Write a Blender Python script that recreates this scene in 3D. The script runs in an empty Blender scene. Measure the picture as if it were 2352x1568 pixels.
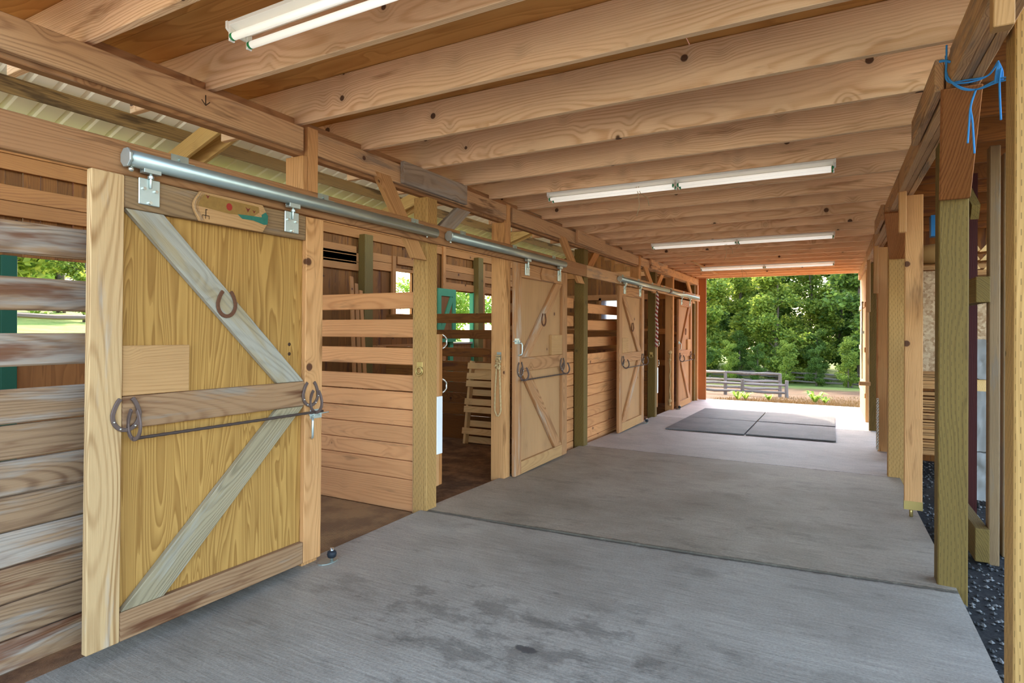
import bpy, math, random
from mathutils import Vector, Matrix
C = bpy.context.scene.collection
SC = bpy.context.scene
V = Vector
rnd = random.Random(7)
PI = math.pi

# ------------------------------------------------------------------ camera
cam_d = bpy.data.cameras.new('camera'); cam = bpy.data.objects.new('camera', cam_d); C.objects.link(cam)
yaw, roll = math.radians(28.45), math.radians(.19)
f_ = V((-math.sin(yaw), math.cos(yaw), 0)); r_ = V((math.cos(yaw), math.sin(yaw), 0)); u_ = V((0, 0, 1))
r2 = r_*math.cos(roll)+u_*math.sin(roll); u2 = -r_*math.sin(roll)+u_*math.cos(roll)
m = Matrix.Identity(4)
for i in range(3):
    m[i][0] = r2[i]; m[i][1] = u2[i]; m[i][2] = -f_[i]
m[2][3] = 1.5
cam.matrix_world = m
cam_d.sensor_width = 36; cam_d.lens = 1356/2352*36; cam_d.shift_y = -27/2352; cam_d.clip_start = .05; cam_d.clip_end = 300
SC.camera = cam

# ------------------------------------------------------------------ light
w = bpy.data.worlds.new('sky'); SC.world = w; w.use_nodes = True
nt = w.node_tree; nt.nodes.clear()
sky = nt.nodes.new('ShaderNodeTexSky'); sky.sky_type = 'NISHITA'; sky.sun_disc = False
sky.sun_elevation = math.radians(31); sky.sun_rotation = math.radians(-38.5); sky.air_density = 1.0; sky.dust_density = 2.5; sky.ozone_density = 1.0
bg = nt.nodes.new('ShaderNodeBackground'); wo = nt.nodes.new('ShaderNodeOutputWorld')
hs = nt.nodes.new('ShaderNodeHueSaturation'); hs.inputs['Saturation'].default_value = 1.0
nt.links.new(sky.outputs[0], hs.inputs['Color']); nt.links.new(hs.outputs[0], bg.inputs[0]); bg.inputs[1].default_value = .34
nt.links.new(bg.outputs[0], wo.inputs[0])
sd = bpy.data.lights.new('sun', 'SUN'); sd.energy = 2.6; sd.angle = math.radians(1.0); sd.color = (1, .93, .80)
so = bpy.data.objects.new('sun', sd); C.objects.link(so)
el = math.radians(31); az = V((-.62, .78, 0)).normalized()
tosun = V((az.x*math.cos(el), az.y*math.cos(el), math.sin(el)))
so.rotation_euler = (-tosun).to_track_quat('-Z', 'Y').to_euler(); so.location = tosun*40
vs = SC.view_settings; vs.view_transform = 'Standard'; vs.look = 'None'; vs.exposure = 2.15; vs.gamma = 1; vs.use_curve_mapping = False
SC.cycles.max_bounces = 14; SC.cycles.diffuse_bounces = 9; SC.cycles.glossy_bounces = 4
SC.cycles.use_denoising = True

# ------------------------------------------------------------------ helpers
def lin(c):
    if isinstance(c, str):
        c = tuple(int(c[i:i+2], 16)/255 for i in (0, 2, 4))
    return tuple((x/12.92 if x <= .04045 else ((x+.055)/1.055)**2.4) for x in c)+(1,)

class G:
    """small node-graph builder"""
    def __init__(s, name):
        s.m = bpy.data.materials.new(name); s.m.use_nodes = True; s.t = s.m.node_tree; s.t.nodes.clear()
        s.out = s.n('ShaderNodeOutputMaterial'); s.b = s.n('ShaderNodeBsdfPrincipled')
        s.b.inputs['Specular IOR Level'].default_value = .25
        s.t.links.new(s.b.outputs[0], s.out.inputs[0])
    def n(s, k): return s.t.nodes.new(k)
    def l(s, a, b):
        if hasattr(a, 'links'): s.t.links.new(a, b)
        else: b.default_value = a
    def M(s, op, a, b=0., c=None, clamp=False):
        n = s.n('ShaderNodeMath'); n.operation = op; n.use_clamp = clamp
        s.l(a, n.inputs[0]); s.l(b, n.inputs[1])
        if c is not None: s.l(c, n.inputs[2])
        return n.outputs[0]
    def step(s, x, lo, hi):
        n = s.n('ShaderNodeMapRange'); n.interpolation_type = 'SMOOTHSTEP'
        s.l(x, n.inputs[0]); s.l(lo, n.inputs[1]); s.l(hi, n.inputs[2]); n.inputs[3].default_value = 0; n.inputs[4].default_value = 1
        return n.outputs[0]
    def xyz(s, v):
        n = s.n('ShaderNodeSeparateXYZ'); s.l(v, n.inputs[0]); return n.outputs
    def vec(s, x, y, z):
        n = s.n('ShaderNodeCombineXYZ')
        for i, a in enumerate((x, y, z)): s.l(a, n.inputs[i])
        return n.outputs[0]
    def vm(s, v, k):
        n = s.n('ShaderNodeVectorMath'); n.operation = 'MULTIPLY'; s.l(v, n.inputs[0]); n.inputs[1].default_value = k; return n.outputs[0]
    def noise(s, v, sc=1, det=2, rough=.5, dist=0, col=False):
        n = s.n('ShaderNodeTexNoise'); s.l(v, n.inputs['Vector']); n.inputs['Scale'].default_value = sc; n.inputs['Detail'].default_value = det
        n.inputs['Roughness'].default_value = rough; n.inputs['Distortion'].default_value = dist
        return n.outputs[1 if col else 0]
    def voro(s, v, sc=1, feat='F1'):
        n = s.n('ShaderNodeTexVoronoi'); n.feature = feat; s.l(v, n.inputs['Vector']); n.inputs['Scale'].default_value = sc
        return n.outputs
    def mix(s, f, a, b, mode='MIX'):
        n = s.n('ShaderNodeMix'); n.data_type = 'RGBA'; n.blend_type = mode; n.clamp_factor = True
        s.l(f, n.inputs[0]); s.l(a, n.inputs[6]); s.l(b, n.inputs[7]); return n.outputs[2]
    def scale(s, col, k):
        n = s.n('ShaderNodeVectorMath'); n.operation = 'SCALE'; s.l(col, n.inputs[0]); s.l(k, n.inputs[3]); return n.outputs[0]
    def bump(s, h, st, d=.01):
        n = s.n('ShaderNodeBump'); n.inputs['Strength'].default_value = st; n.inputs['Distance'].default_value = d
        s.l(h, n.inputs['Height']); s.t.links.new(n.outputs[0], s.b.inputs['Normal'])
    def attr(s, a, fac=False):
        n = s.n('ShaderNodeAttribute'); n.attribute_name = a; return n.outputs['Fac' if fac else 'Vector']
    def done(s, col, rough=.7, metal=0):
        s.l(col, s.b.inputs['Base Color']); s.l(rough, s.b.inputs['Roughness']); s.b.inputs['Metallic'].default_value = metal
        return s.m

def wood(name, c1, c2, ring=.011, con=.55, knots=.5, kcol='4a2614', grey=None, gamt=.0, stain=None, samt=0., bump=.25, tone=.35, dash=False, rough=.72, blot=.35):
    g = G(name); P = g.attr('wc'); x, y, z = g.xyz(P); tn = g.attr('tone', True)
    vo = g.voro(P, 4.6); d, rc = vo[0], g.xyz(vo[1])
    on = g.M('GREATER_THAN', rc[0], 1-knots)
    rk = g.M('MULTIPLY_ADD', rc[1], .09, .05)
    km = g.M('MULTIPLY', g.step(d, rk, g.M('MULTIPLY', rk, .75)), on)
    ki = g.M('MULTIPLY', g.M('POWER', g.M('MAXIMUM', g.M('SUBTRACT', 1, g.M('DIVIDE', d, .45)), 0), 2), on)
    n1 = g.noise(g.vm(P, (.9, 3.2, 3.2)), 1, 2); n2 = g.noise(g.vm(P, (.55, 1.5, 1.5)), 1.3, 1)
    yy = g.M('MULTIPLY_ADD', g.M('SUBTRACT', n1, .5), .10, y); zz = g.M('MULTIPLY_ADD', g.M('SUBTRACT', n2, .5), .18, z)
    r = g.M('SQRT', g.M('ADD', g.M('MULTIPLY', yy, yy), g.M('MULTIPLY', zz, zz)))
    r = g.M('MULTIPLY_ADD', ki, .035, r)
    rv = g.noise(g.vec(g.M('MULTIPLY', r, 38.), 0, 0), 1, 2); r = g.M('MULTIPLY_ADD', g.M('SUBTRACT', rv, .5), .022, r)
    s = g.M('MULTIPLY_ADD', g.M('SINE', g.M('MULTIPLY', r, 2*PI/ring)), .5, .5)
    band = g.M('POWER', s, 2.2)
    fine = g.noise(g.vm(P, (5, 160, 160)), 1, 3, .6)
    bm = g.step(g.noise(g.vm(P, (.8, 5, 5)), 1.3, 2), .25, .7)
    f = g.M('ADD', g.M('MULTIPLY', band, g.M('MULTIPLY_ADD', bm, con*.9, con*.35)), g.M('MULTIPLY', g.M('SUBTRACT', fine, .5), .75), clamp=True)
    col = g.mix(f, lin(c1), lin(c2))
    bl = g.noise(g.vm(P, (1.1, 3, 3)), 1.2, 3)
    col = g.scale(col, g.M('MULTIPLY_ADD', bl, blot, 1-blot*.5))
    if grey:
        gm = g.noise(g.vm(P, (1.6, 13, 13)), 1, 4, .65)
        gm = g.step(g.M('ADD', gm, g.M('MULTIPLY', g.M('SUBTRACT', tn, .5), .18)), .62-gamt*.4, .82-gamt*.4)
        gc = g.mix(f, lin(grey), g.scale(lin(grey)[:3], .62))
        col = g.mix(gm, col, gc)
    if stain:
        sm = g.noise(g.vm(P, (1.2, 8, 8)), 1.1, 4, .6)
        sm = g.step(g.M('ADD', sm, g.M('MULTIPLY', g.M('SUBTRACT', tn, .5), .1)), .66-samt*.35, .8-samt*.35)
        col = g.mix(g.M('MULTIPLY', sm, .85), col, lin(stain))
    if dash:
        t = g.M('ADD', y, z); k = g.M('DIVIDE', t, .017)
        ci = g.M('FLOOR', k); fr = g.M('FRACT', k)
        a = g.M('LESS_THAN', g.M('ABSOLUTE', g.M('SUBTRACT', fr, .5)), .09)
        q = g.M('FRACT', g.M('ADD', g.M('DIVIDE', x, .062), g.M('MULTIPLY', ci, .41)))
        dm = g.M('MULTIPLY', a, g.M('LESS_THAN', q, .38))
        col = g.mix(g.M('MULTIPLY', dm, .6), col, lin('4b3a1c'))
    kc = g.mix(g.step(d, 0., rk), g.scale(lin(kcol)[:3], .8), lin(kcol))
    col = g.mix(g.M('MULTIPLY', ki, .28), col, lin(kcol)); col = g.mix(g.M('MULTIPLY', km, .9), col, kc)
    col = g.scale(col, g.M('MULTIPLY_ADD', tn, tone, 1-tone*.5))
    g.bump(g.M('ADD', g.M('MULTIPLY', band, .5), fine), bump, .004)
    return g.done(col, rough)

def plywood(name, c1, c2, k=26, freq=(.55, 4.2, 4.2), con=.7, knots=.3, tone=.1, thin=1.4):
    g = G(name); P = g.attr('wc'); tn = g.attr('tone', True)
    vo = g.voro(P, 2.6); rc = g.xyz(vo[1]); d = vo[0]; on = g.M('GREATER_THAN', rc[0], 1-knots)
    ki = g.M('MULTIPLY', g.M('POWER', g.M('MAXIMUM', g.M('SUBTRACT', 1, g.M('DIVIDE', d, .32)), 0), 2), on)
    h = g.noise(g.vm(P, freq), 1, 2.2, .45, .5); h2 = g.noise(g.vm(P, (1.2, 11, 11)), 1, 2)
    h = g.M('ADD', g.M('MULTIPLY_ADD', h2, .10, h), g.M('MULTIPLY', ki, .6))
    ph = g.M('MULTIPLY', h, k)
    fr = g.M('FRACT', ph)
    band = g.M('POWER', fr, thin)
    edge = g.step(fr, .9, .99)
    band = g.M('MULTIPLY', band, g.M('SUBTRACT', 1, g.M('MULTIPLY', edge, .6)))
    fine = g.noise(g.vm(P, (6, 150, 150)), 1, 3, .6); bl = g.noise(g.vm(P, (.8, 1.4, 1.4)), 1.5, 3)
    f = g.M('ADD', g.M('MULTIPLY', band, con), g.M('MULTIPLY', g.M('SUBTRACT', fine, .5), .35), clamp=True)
    col = g.mix(f, lin(c1), lin(c2)); col = g.scale(col, g.M('MULTIPLY_ADD', bl, .3, .85))
    km = g.M('MULTIPLY', g.step(d, .07, .045), on)
    col = g.mix(km, col, lin('4a2413'))
    col = g.scale(col, g.M('MULTIPLY_ADD', tn, tone, 1-tone*.5))
    g.bump(fine, .12, .003)
    return g.done(col, .7)

def plain(name, c, rough=.6, metal=0, nz=0., sc=30, spec=None):
    g = G(name)
    if spec is not None: g.b.inputs['Specular IOR Level'].default_value = spec
    if nz:
        tc = g.n('ShaderNodeTexCoord').outputs['Object']
        n = g.noise(tc, sc, 4, .6)
        return g.done(g.scale(lin(c)[:3], g.M('MULTIPLY_ADD', n, nz, 1-nz*.5)), rough, metal)
    return g.done(lin(c), rough, metal)

class MB:
    def __init__(s): s.v = []; s.f = []; s.wc = []; s.tn = []; s.sm = []; s.mi = []; s.cur = 0
    def _off(s): return V((rnd.uniform(0, 40), rnd.uniform(-.11, .11), rnd.uniform(.05, .28)))
    def add(s, vs_, fs, g=None, off=None, tone=None, smooth=False):
        b = len(s.v); off = s._off() if off is None else off; tone = rnd.random() if tone is None else tone
        if g is None: g = V((1, 0, 0))
        g = V(g).normalized(); a = V((0, 0, 1)) if abs(g.z) < .9 else V((0, 1, 0))
        e2 = (a-g*a.dot(g)).normalized(); e3 = g.cross(e2); o = V(vs_[0])
        for p in vs_:
            p = V(p); s.v.append(p); q = p-o; s.wc.append((q.dot(g)+off.x, q.dot(e2)+off.y, q.dot(e3)+off.z)); s.tn.append(tone)
        for f in fs: s.f.append([b+i for i in f]); s.sm.append(smooth); s.mi.append(s.cur)
        return s
    def box(s, lo, hi, g=None, **k):
        lo, hi = [min(a, b) for a, b in zip(lo, hi)], [max(a, b) for a, b in zip(lo, hi)]
        if g is None:
            d = [hi[i]-lo[i] for i in range(3)]; i = d.index(max(d)); g = V([1 if j == i else 0 for j in range(3)])
        vs_ = [(x, y, z) for x in (lo[0], hi[0]) for y in (lo[1], hi[1]) for z in (lo[2], hi[2])]
        return s.add(vs_, [(0, 1, 3, 2), (4, 6, 7, 5), (0, 4, 5, 1), (2, 3, 7, 6), (0, 2, 6, 4), (1, 5, 7, 3)], g, **k)
    def board(s, p0, p1, wd, w, t, g=None, **k):
        p0, p1, wd = V(p0), V(p1), V(wd); L = (p1-p0).normalized(); wd = (wd-L*wd.dot(L)).normalized(); td = L.cross(wd)
        vs_ = [p+wd*a*w/2+td*b*t/2 for p in (p0, p1) for a in (-1, 1) for b in (-1, 1)]
        return s.add(vs_, [(0, 1, 3, 2), (4, 6, 7, 5), (0, 4, 5, 1), (2, 3, 7, 6), (0, 2, 6, 4), (1, 5, 7, 3)], L if g is None else g, **k)
    def prism(s, pts, ex, g=None, **k):
        pts = [V(p) for p in pts]; ex = V(ex); n = len(pts)
        nrm = sum(((pts[i]-pts[0]).cross(pts[(i+1) % n]-pts[0]) for i in range(1, n-1)), V((0, 0, 0)))
        if nrm.dot(ex) > 0: pts.reverse()
        vs_ = pts+[p+ex for p in pts]
        fs = [tuple(range(n)), tuple(range(2*n-1, n-1, -1))]+[(i, i+n, (i+1) % n+n, (i+1) % n) for i in range(n)]
        return s.add(vs_, fs, g if g is not None else pts[1]-pts[0], **k)
    def tube(s, path, r, n=8, g=None, smooth=True, **k):
        path = [V(p) for p in path]; rs = r if isinstance(r, (list, tuple)) else [r]*len(path)
        vs_ = []; fs = []; up = None
        for i, p in enumerate(path):
            t = (path[min(i+1, len(path)-1)]-path[max(i-1, 0)]).normalized()
            if up is None:
                up = V((0, 0, 1)) if abs(t.z) < .9 else V((1, 0, 0))
            a = (up-t*up.dot(t)).normalized(); b = t.cross(a); up = a
            vs_ += [p+(a*math.cos(2*PI*j/n)+b*math.sin(2*PI*j/n))*rs[i] for j in range(n)]
        for i in range(len(path)-1):
            for j in range(n):
                fs.append((i*n+j, i*n+(j+1) % n, (i+1)*n+(j+1) % n, (i+1)*n+j))
        fs.append(tuple(range(n-1, -1, -1))); q = (len(path)-1)*n; fs.append(tuple(range(q, q+n)))
        return s.add(vs_, fs, g if g is not None else path[-1]-path[0], smooth=smooth, **k)
    def strip(s, path, nrm, w, h, **k):
        path = [V(p) for p in path]; nrm = V(nrm).normalized(); vs_ = []; fs = []
        for i, p in enumerate(path):
            t = (path[min(i+1, len(path)-1)]-path[max(i-1, 0)]).normalized(); a = t.cross(nrm).normalized()
            vs_ += [p-a*w/2-nrm*h/2, p+a*w/2-nrm*h/2, p+a*w/2+nrm*h/2, p-a*w/2+nrm*h/2]
        for i in range(len(path)-1):
            for j in range(4): fs.append((i*4+j, i*4+(j+1) % 4, i*4+4+(j+1) % 4, i*4+4+j))
        fs.append((3, 2, 1, 0)); q = len(vs_)-4; fs.append((q, q+1, q+2, q+3))
        return s.add(vs_, fs, **k)
    def ball(s, c, r, n=10, sz=1., **k):
        c = V(c); pts = [c+V((0, 0, math.sin(-PI/2+PI*i/n)*r*sz)) for i in range(n+1)]
        rs = [max(.0005, math.cos(-PI/2+PI*i/n)*r) for i in range(n+1)]
        return s.tube(pts, rs, max(8, n), **k)

def obj(name, mb, mat, parent=None, origin=None, bevel=0):
    """link a mesh builder as ONE object; world coordinates in, local ones stored"""
    me = bpy.data.meshes.new(name)
    if origin is None:
        if parent is not None: origin = V(parent['_o'])
        else:
            lo = [min(p[i] for p in mb.v) for i in range(3)]; hi = [max(p[i] for p in mb.v) for i in range(3)]
            origin = V(((lo[0]+hi[0])/2, (lo[1]+hi[1])/2, lo[2]))
    origin = V(origin)
    me.from_pydata([p-origin for p in mb.v], [], mb.f)
    for mm in (mat if isinstance(mat, (list, tuple)) else [mat]): me.materials.append(mm)
    me.polygons.foreach_set('use_smooth', mb.sm); me.polygons.foreach_set('material_index', mb.mi)
    a = me.attributes.new('wc', 'FLOAT_VECTOR', 'POINT'); a.data.foreach_set('vector', [c for p in mb.wc for c in p])
    a = me.attributes.new('tone', 'FLOAT', 'POINT'); a.data.foreach_set('value', mb.tn)
    me.update()
    o = bpy.data.objects.new(name, me); C.objects.link(o); o['_o'] = tuple(origin)
    if parent is not None: o.parent = parent
    else: o.location = origin
    if bevel:
        b = o.modifiers.new('bevel', 'BEVEL'); b.width = bevel; b.segments = 1; b.limit_method = 'ANGLE'; b.angle_limit = math.radians(40)
    return o
def tag(o, label, cat, group=None, kind=None):
    o['label'] = label; o['category'] = cat
    if group: o['group'] = group
    if kind: o['kind'] = kind
    return o
def thing(name, label, cat, o, group=None, kind=None):
    e = bpy.data.objects.new(name, None); C.objects.link(e); e.location = o; e['_o'] = tuple(o); e.empty_display_size = .1
    return tag(e, label, cat, group, kind)
def one(name, mb, mat, label, cat, group=None, bevel=0, kind=None):
    return tag(obj(name, mb, mat, bevel=bevel), label, cat, group, kind)
def struct(name, mb, mat, label, cat, bevel=0): return one(name, mb, mat, label, cat, None, bevel, 'structure')
def bx(lo, hi, g=None): return MB().box(lo, hi, g)
ORD = ['first', 'second', 'third', 'fourth', 'fifth', 'sixth', 'seventh', 'eighth', 'ninth', 'tenth', 'eleventh', 'twelfth', 'thirteenth', 'fourteenth', 'fifteenth', 'sixteenth', 'seventeenth', 'eighteenth', 'nineteenth', 'twentieth']
def fz(y): return 0 if y < 4.1 else -.0205*(y-4.1)
def gz(y): return -.07-max(0, y-4)*.026          # dirt in the stalls

# ------------------------------------------------------------------ materials
M_joist = wood('joist_fir', 'f4cc9e', 'cd935e', ring=.0095, con=.5, knots=.85, tone=.16, stain='b9855a', samt=.12)
M_beam = wood('old_beam', 'c99d70', '946845', ring=.009, con=.5, knots=.3, grey='9a7f66', gamt=.28, tone=.2, bump=.5, stain='6a4629', samt=.2)
M_header = wood('dusty_header', 'a9784d', '73492b', ring=.009, con=.45, knots=.25, grey='94775c', gamt=.3, tone=.15, bump=.45, stain='5c3a20', samt=.2)
M_scab = wood('grey_scab', 'a28a72', '6f5a46', con=.5, knots=.3, grey='a19384', gamt=.6, tone=.1, bump=.5)
M_post = wood('stud_fir', 'c8925c', '95622f', ring=.01, con=.5, knots=.3, tone=.22, stain='7a4d26', samt=.15)
M_pt = wood('treated_post', '735b2a', '523c18', ring=.012, con=.45, knots=.3, kcol='5a4420', dash=True, tone=.12)
M_ptw = wood('treated_post_warm', 'b88c50', '8f6430', ring=.012, con=.4, knots=.25, kcol='5a4420', dash=True, tone=.12)
M_weath = wood('weathered_plank', '9c7a58', '5e3d26', ring=.010, con=.55, knots=.35, grey='9e8d7a', gamt=.46, stain='683c20', samt=.36, tone=.28, bump=.6)
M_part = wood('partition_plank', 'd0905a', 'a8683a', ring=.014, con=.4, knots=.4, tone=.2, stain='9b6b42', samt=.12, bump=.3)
M_dstile = wood('door_stile', 'cba471', '94683a', ring=.015, con=.75, knots=.1, tone=.12, grey='bfaa90', gamt=.25)
M_drail = wood('door_rail', 'a07a55', '6d4527', ring=.010, con=.5, knots=.2, grey='95836e', gamt=.32, stain='5a2f14', samt=.4, tone=.15, bump=.4)
M_dbrace = wood('grey_brace', 'a08e6c', '6e5f45', ring=.009, con=.5, knots=.2, kcol='5a4a3c', grey='a39a86', gamt=.5, tone=.1, bump=.5)
M_dtop = wood('door_top_rail', '94744f', '5f442c', ring=.009, con=.5, knots=.15, grey='8c7b69', gamt=.45, tone=.1, bump=.5)
M_fdoor = wood('far_door_frame', 'b58254', '7c4e2a', ring=.011, con=.6, knots=.2, tone=.15, grey='b59c82', gamt=.2)
M_fpanel = wood('far_door_panel', 'b5885a', '96693f', ring=.03, con=.3, knots=.6, kcol='6b4630', tone=.1)
M_ply = plywood('door_plywood', 'b98b47', '845820', k=26, freq=(.45, 5.5, 5.5), con=.85, knots=.22)
M_deck = plywood('deck_plywood', 'c8914f', '9c6229', k=14, freq=(.6, 3.4, 3.4), con=.6, knots=.25, tone=.2)
M_plyin = plywood('dark_plywood', '8e5a2c', '6b3d1a', k=12, con=.6, knots=.1)
M_pale = wood('pale_board', 'ba8d5a', '976b3e', ring=.01, con=.4, knots=.4, kcol='c39a62', tone=.05)
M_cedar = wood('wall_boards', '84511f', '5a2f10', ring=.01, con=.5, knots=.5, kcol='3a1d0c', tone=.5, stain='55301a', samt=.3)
M_girt = wood('girt', 'ae733d', '824e28', ring=.012, con=.45, knots=.4, tone=.25)
M_raft = wood('rafter', 'c09a5c', '98703a', ring=.012, con=.45, knots=.3, tone=.15)
M_purl = wood('dirty_purlin', '7d5f34', '4a3519', ring=.012, con=.5, knots=.2, tone=.15, stain='3f2c14', samt=.4)
M_red = wood('red_jamb', 'a5693c', '8c5228', ring=.012, con=.25, knots=.15, tone=.05)
M_mahog = wood('dark_red_pole', '40140d', '2a0b07', con=.4, knots=.1, tone=.05)
M_stud2 = wood('grey_stud', '8a6d4a', '634a30', ring=.006, con=.5, knots=.1, tone=.12, grey='7c6b58', gamt=.3)
M_pal = wood('pallet_pine', 'dcb274', 'ba8748', ring=.012, con=.35, knots=.5, kcol='7a4c22', tone=.15)
M_rack = wood('rack_lumber', 'b98650', '8a5a30', con=.45, knots=.2, tone=.55)
M_rail = wood('fence_rail', '7d6e60', '4c4037', ring=.01, con=.5, knots=.2, grey='84786e', gamt=.45, tone=.3, bump=.6)
M_knee = wood('red_knee', 'b4733f', '7f4521', ring=.013, con=.6, knots=.25, tone=.1)
M_galv = plain('galvanised', 'a9b3aa', .38, .75, .25, 14)
M_zinc = plain('zinc_plate', 'c3ccc4', .35, .7, .2, 20)
M_steel = plain('bolt', 'd8d6c8', .25, .9)
M_iron = plain('horseshoe_iron', '6d5a50', .55, .45, .4, 60)
M_rust = plain('rusty_iron', '6b4630', .8, .2, .5, 80)
M_rebar = plain('rebar', '55463d', .6, .4, .3, 90)
M_black = plain('black_rubber', '24282c', .5)
M_white = plain('white_enamel', 'ece6da', .35, 0, .06, 10)
M_tube = plain('lamp_tube', 'f4efe4', .25)
_b = M_tube.node_tree.nodes['Principled BSDF']; _b.inputs['Emission Color'].default_value = (1, .93, .82, 1); _b.inputs['Emission Strength'].default_value = .12
M_greenring = plain('green_ring', '2f8a50', .4)
M_pvc = plain('white_plastic', 'e8e6e0', .4)
M_green = plain('green_paint', '4f8f62', .6, 0, .15, 8)
M_dgreen = plain('dark_green_paint', '1c4a33', .6, 0, .15, 8)
M_roof = plain('white_roof_metal', 'f1ecd8', .5, 0, .04, 3)
M_rope = plain('hemp_rope', 'c0a06f', .9, 0, .4, 60)
M_ropered = plain('red_rope', '8e3a36', .85, 0, .4, 60)
M_ropewhite = plain('white_rope', 'd8c8bc', .85)
M_blue = plain('blue_twine', '3f8fd0', .6, 0, .2, 60)
M_wire = plain('bare_wire', 'b9a27a', .6)
M_brass = plain('brass', 'c4a765', .35, .7)
M_sack = plain('tan_sack', '9a7442', .8, 0, .3, 12)
M_wrap = plain('white_wrap', '8c857b', .5, 0, .3, 9)
M_bluebox = plain('blue_plastic', '2f7fc0', .4)
M_dark = plain('pencil', '4a3524', .9)

def m_concrete(name, c1, c2, streak, dirt):
    g = G(name); tc = g.n('ShaderNodeNewGeometry').outputs['Position']; x, y, z = g.xyz(tc)
    wob = g.noise(tc, 1.2, 2); yy = g.M('MULTIPLY_ADD', wob, .08, y)
    st = g.noise(g.vec(g.M('MULTIPLY', x, 3.2), g.M('MULTIPLY', yy, 75.), 0), 1, 4, .7)
    gr = g.noise(tc, 75, 4, .75); bl = g.noise(tc, .75, 5, .6, .4); b2 = g.noise(g.vm(tc, (1, 1.6, 1)), 2.3, 6, .65)
    f = g.M('ADD', g.M('MULTIPLY', g.step(bl, .35, .7), .5), g.M('MULTIPLY', b2, .5))
    col = g.mix(f, lin(c1), lin(c2))
    k = g.M('ADD', g.M('MULTIPLY', g.M('SUBTRACT', st, .5), streak), g.M('MULTIPLY', g.M('SUBTRACT', gr, .5), 1.15))
    col = g.scale(col, g.M('MAXIMUM', g.M('ADD', 1, k), .25))
    dk = g.step(g.noise(g.vm(tc, (1, 1.9, 1)), 1.7, 7, .74), .52, .68)
    col = g.mix(g.M('MULTIPLY', dk, .5*dirt), col, g.scale(col, .42))
    # worn dark patch where horses stand, near the first door
    dx = g.M('DIVIDE', g.M('ADD', x, 1.35), 1.15); dy = g.M('DIVIDE', g.M('SUBTRACT', y, 2.55), .65)
    fall = g.M('MAXIMUM', g.M('SUBTRACT', 1, g.M('ADD', g.M('MULTIPLY', dx, dx), g.M('MULTIPLY', dy, dy))), 0)
    pn = g.noise(g.vm(tc, (1, 1.5, 1)), 4.2, 8, .72)
    pt = g.step(g.M('MULTIPLY_ADD', fall, .16, pn), .60, .72)
    col = g.mix(g.M('MULTIPLY', pt, .6*dirt), col, g.scale(col, .38))
    def spot(px, py, rx, ry, c, a):
        nn = g.M('MULTIPLY', g.M('SUBTRACT', g.noise(tc, 24, 5, .7), .5), 1.5)
        dx = g.M('DIVIDE', g.M('SUBTRACT', x, px), rx); dy = g.M('DIVIDE', g.M('SUBTRACT', y, py), ry)
        dd = g.M('ADD', g.M('SQRT', g.M('ADD', g.M('MULTIPLY', dx, dx), g.M('MULTIPLY', dy, dy))), nn)
        return g.mix(g.M('MULTIPLY', g.step(dd, 1.05, .75), a), col, lin(c))
    col = spot(-1.26, 2.47, .06, .03, '3f3c38', .85)
    # dirt caught along the slab joints
    tq = g.M('DIVIDE', g.M('SUBTRACT', x, XL), XR-XL)
    j1 = g.M('ADD', g.M('MULTIPLY_ADD', tq, .24, 3.97), g.M('MULTIPLY', g.M('SINE', g.M('MULTIPLY', tq, PI)), -.05))
    jn = g.M('MULTIPLY', g.M('SUBTRACT', g.noise(tc, 14, 5, .7), .5), .07)
    for jj, ww in ((j1, .035), (7.525, .022), (11.285, .02)):
        dd = g.M('ADD', g.M('ABSOLUTE', g.M('SUBTRACT', y, jj)), jn)
        col = g.mix(g.M('MULTIPLY', g.step(dd, ww, ww*.2), .8), col, lin('3d3122'))
    g.bump(g.M('ADD', g.M('MULTIPLY', st, .8), g.M('MULTIPLY', gr, .8)), .5, .008)
    g.b.inputs['Specular IOR Level'].default_value = .5
    return g.done(col, .55)
XL, XR = -3.0, .64
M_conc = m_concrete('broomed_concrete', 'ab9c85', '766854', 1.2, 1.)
M_conc0 = m_concrete('near_slab_concrete', 'aba08d', '786d5d', 1.2, 1.)  # same concrete tinted a little cooler, standing in for near-end skylight
M_conc1 = m_concrete('mid_brightened_concrete', 'c3b8aa', '978c7e', 1.0, .6)  # paler, less dirty base: part of the far opening's daylight is in the colour
M_conc2 = m_concrete('far_brightened_concrete', 'ded6ca', 'bab0a3', .8, .35)  # palest base, daylight at the far end painted into the concrete colour
def m_ground(name, c1, c2, sc, bumpk=.6, c3=None):
    g = G(name); tc = g.n('ShaderNodeNewGeometry').outputs['Position']
    a = g.noise(tc, sc, 6, .7); b = g.noise(tc, sc*6, 4, .7)
    col = g.mix(g.step(a, .35, .65), lin(c1), lin(c2))
    if c3: col = g.mix(g.step(g.noise(tc, .6, 4, .6), .5, .62), col, lin(c3))
    col = g.scale(col, g.M('MULTIPLY_ADD', b, .9, .55))
    g.bump(b, bumpk, .03)
    return g.done(col, .95)
M_dirt = m_ground('stall_dirt', '8a6846', '5a412a', 3)
M_gravb = m_ground('gravel_bed', '3a3733', '1f1d1b', 40)
M_yard = m_ground('yard_gravel', 'd0c8b8', 'b0a898', 8)
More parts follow.
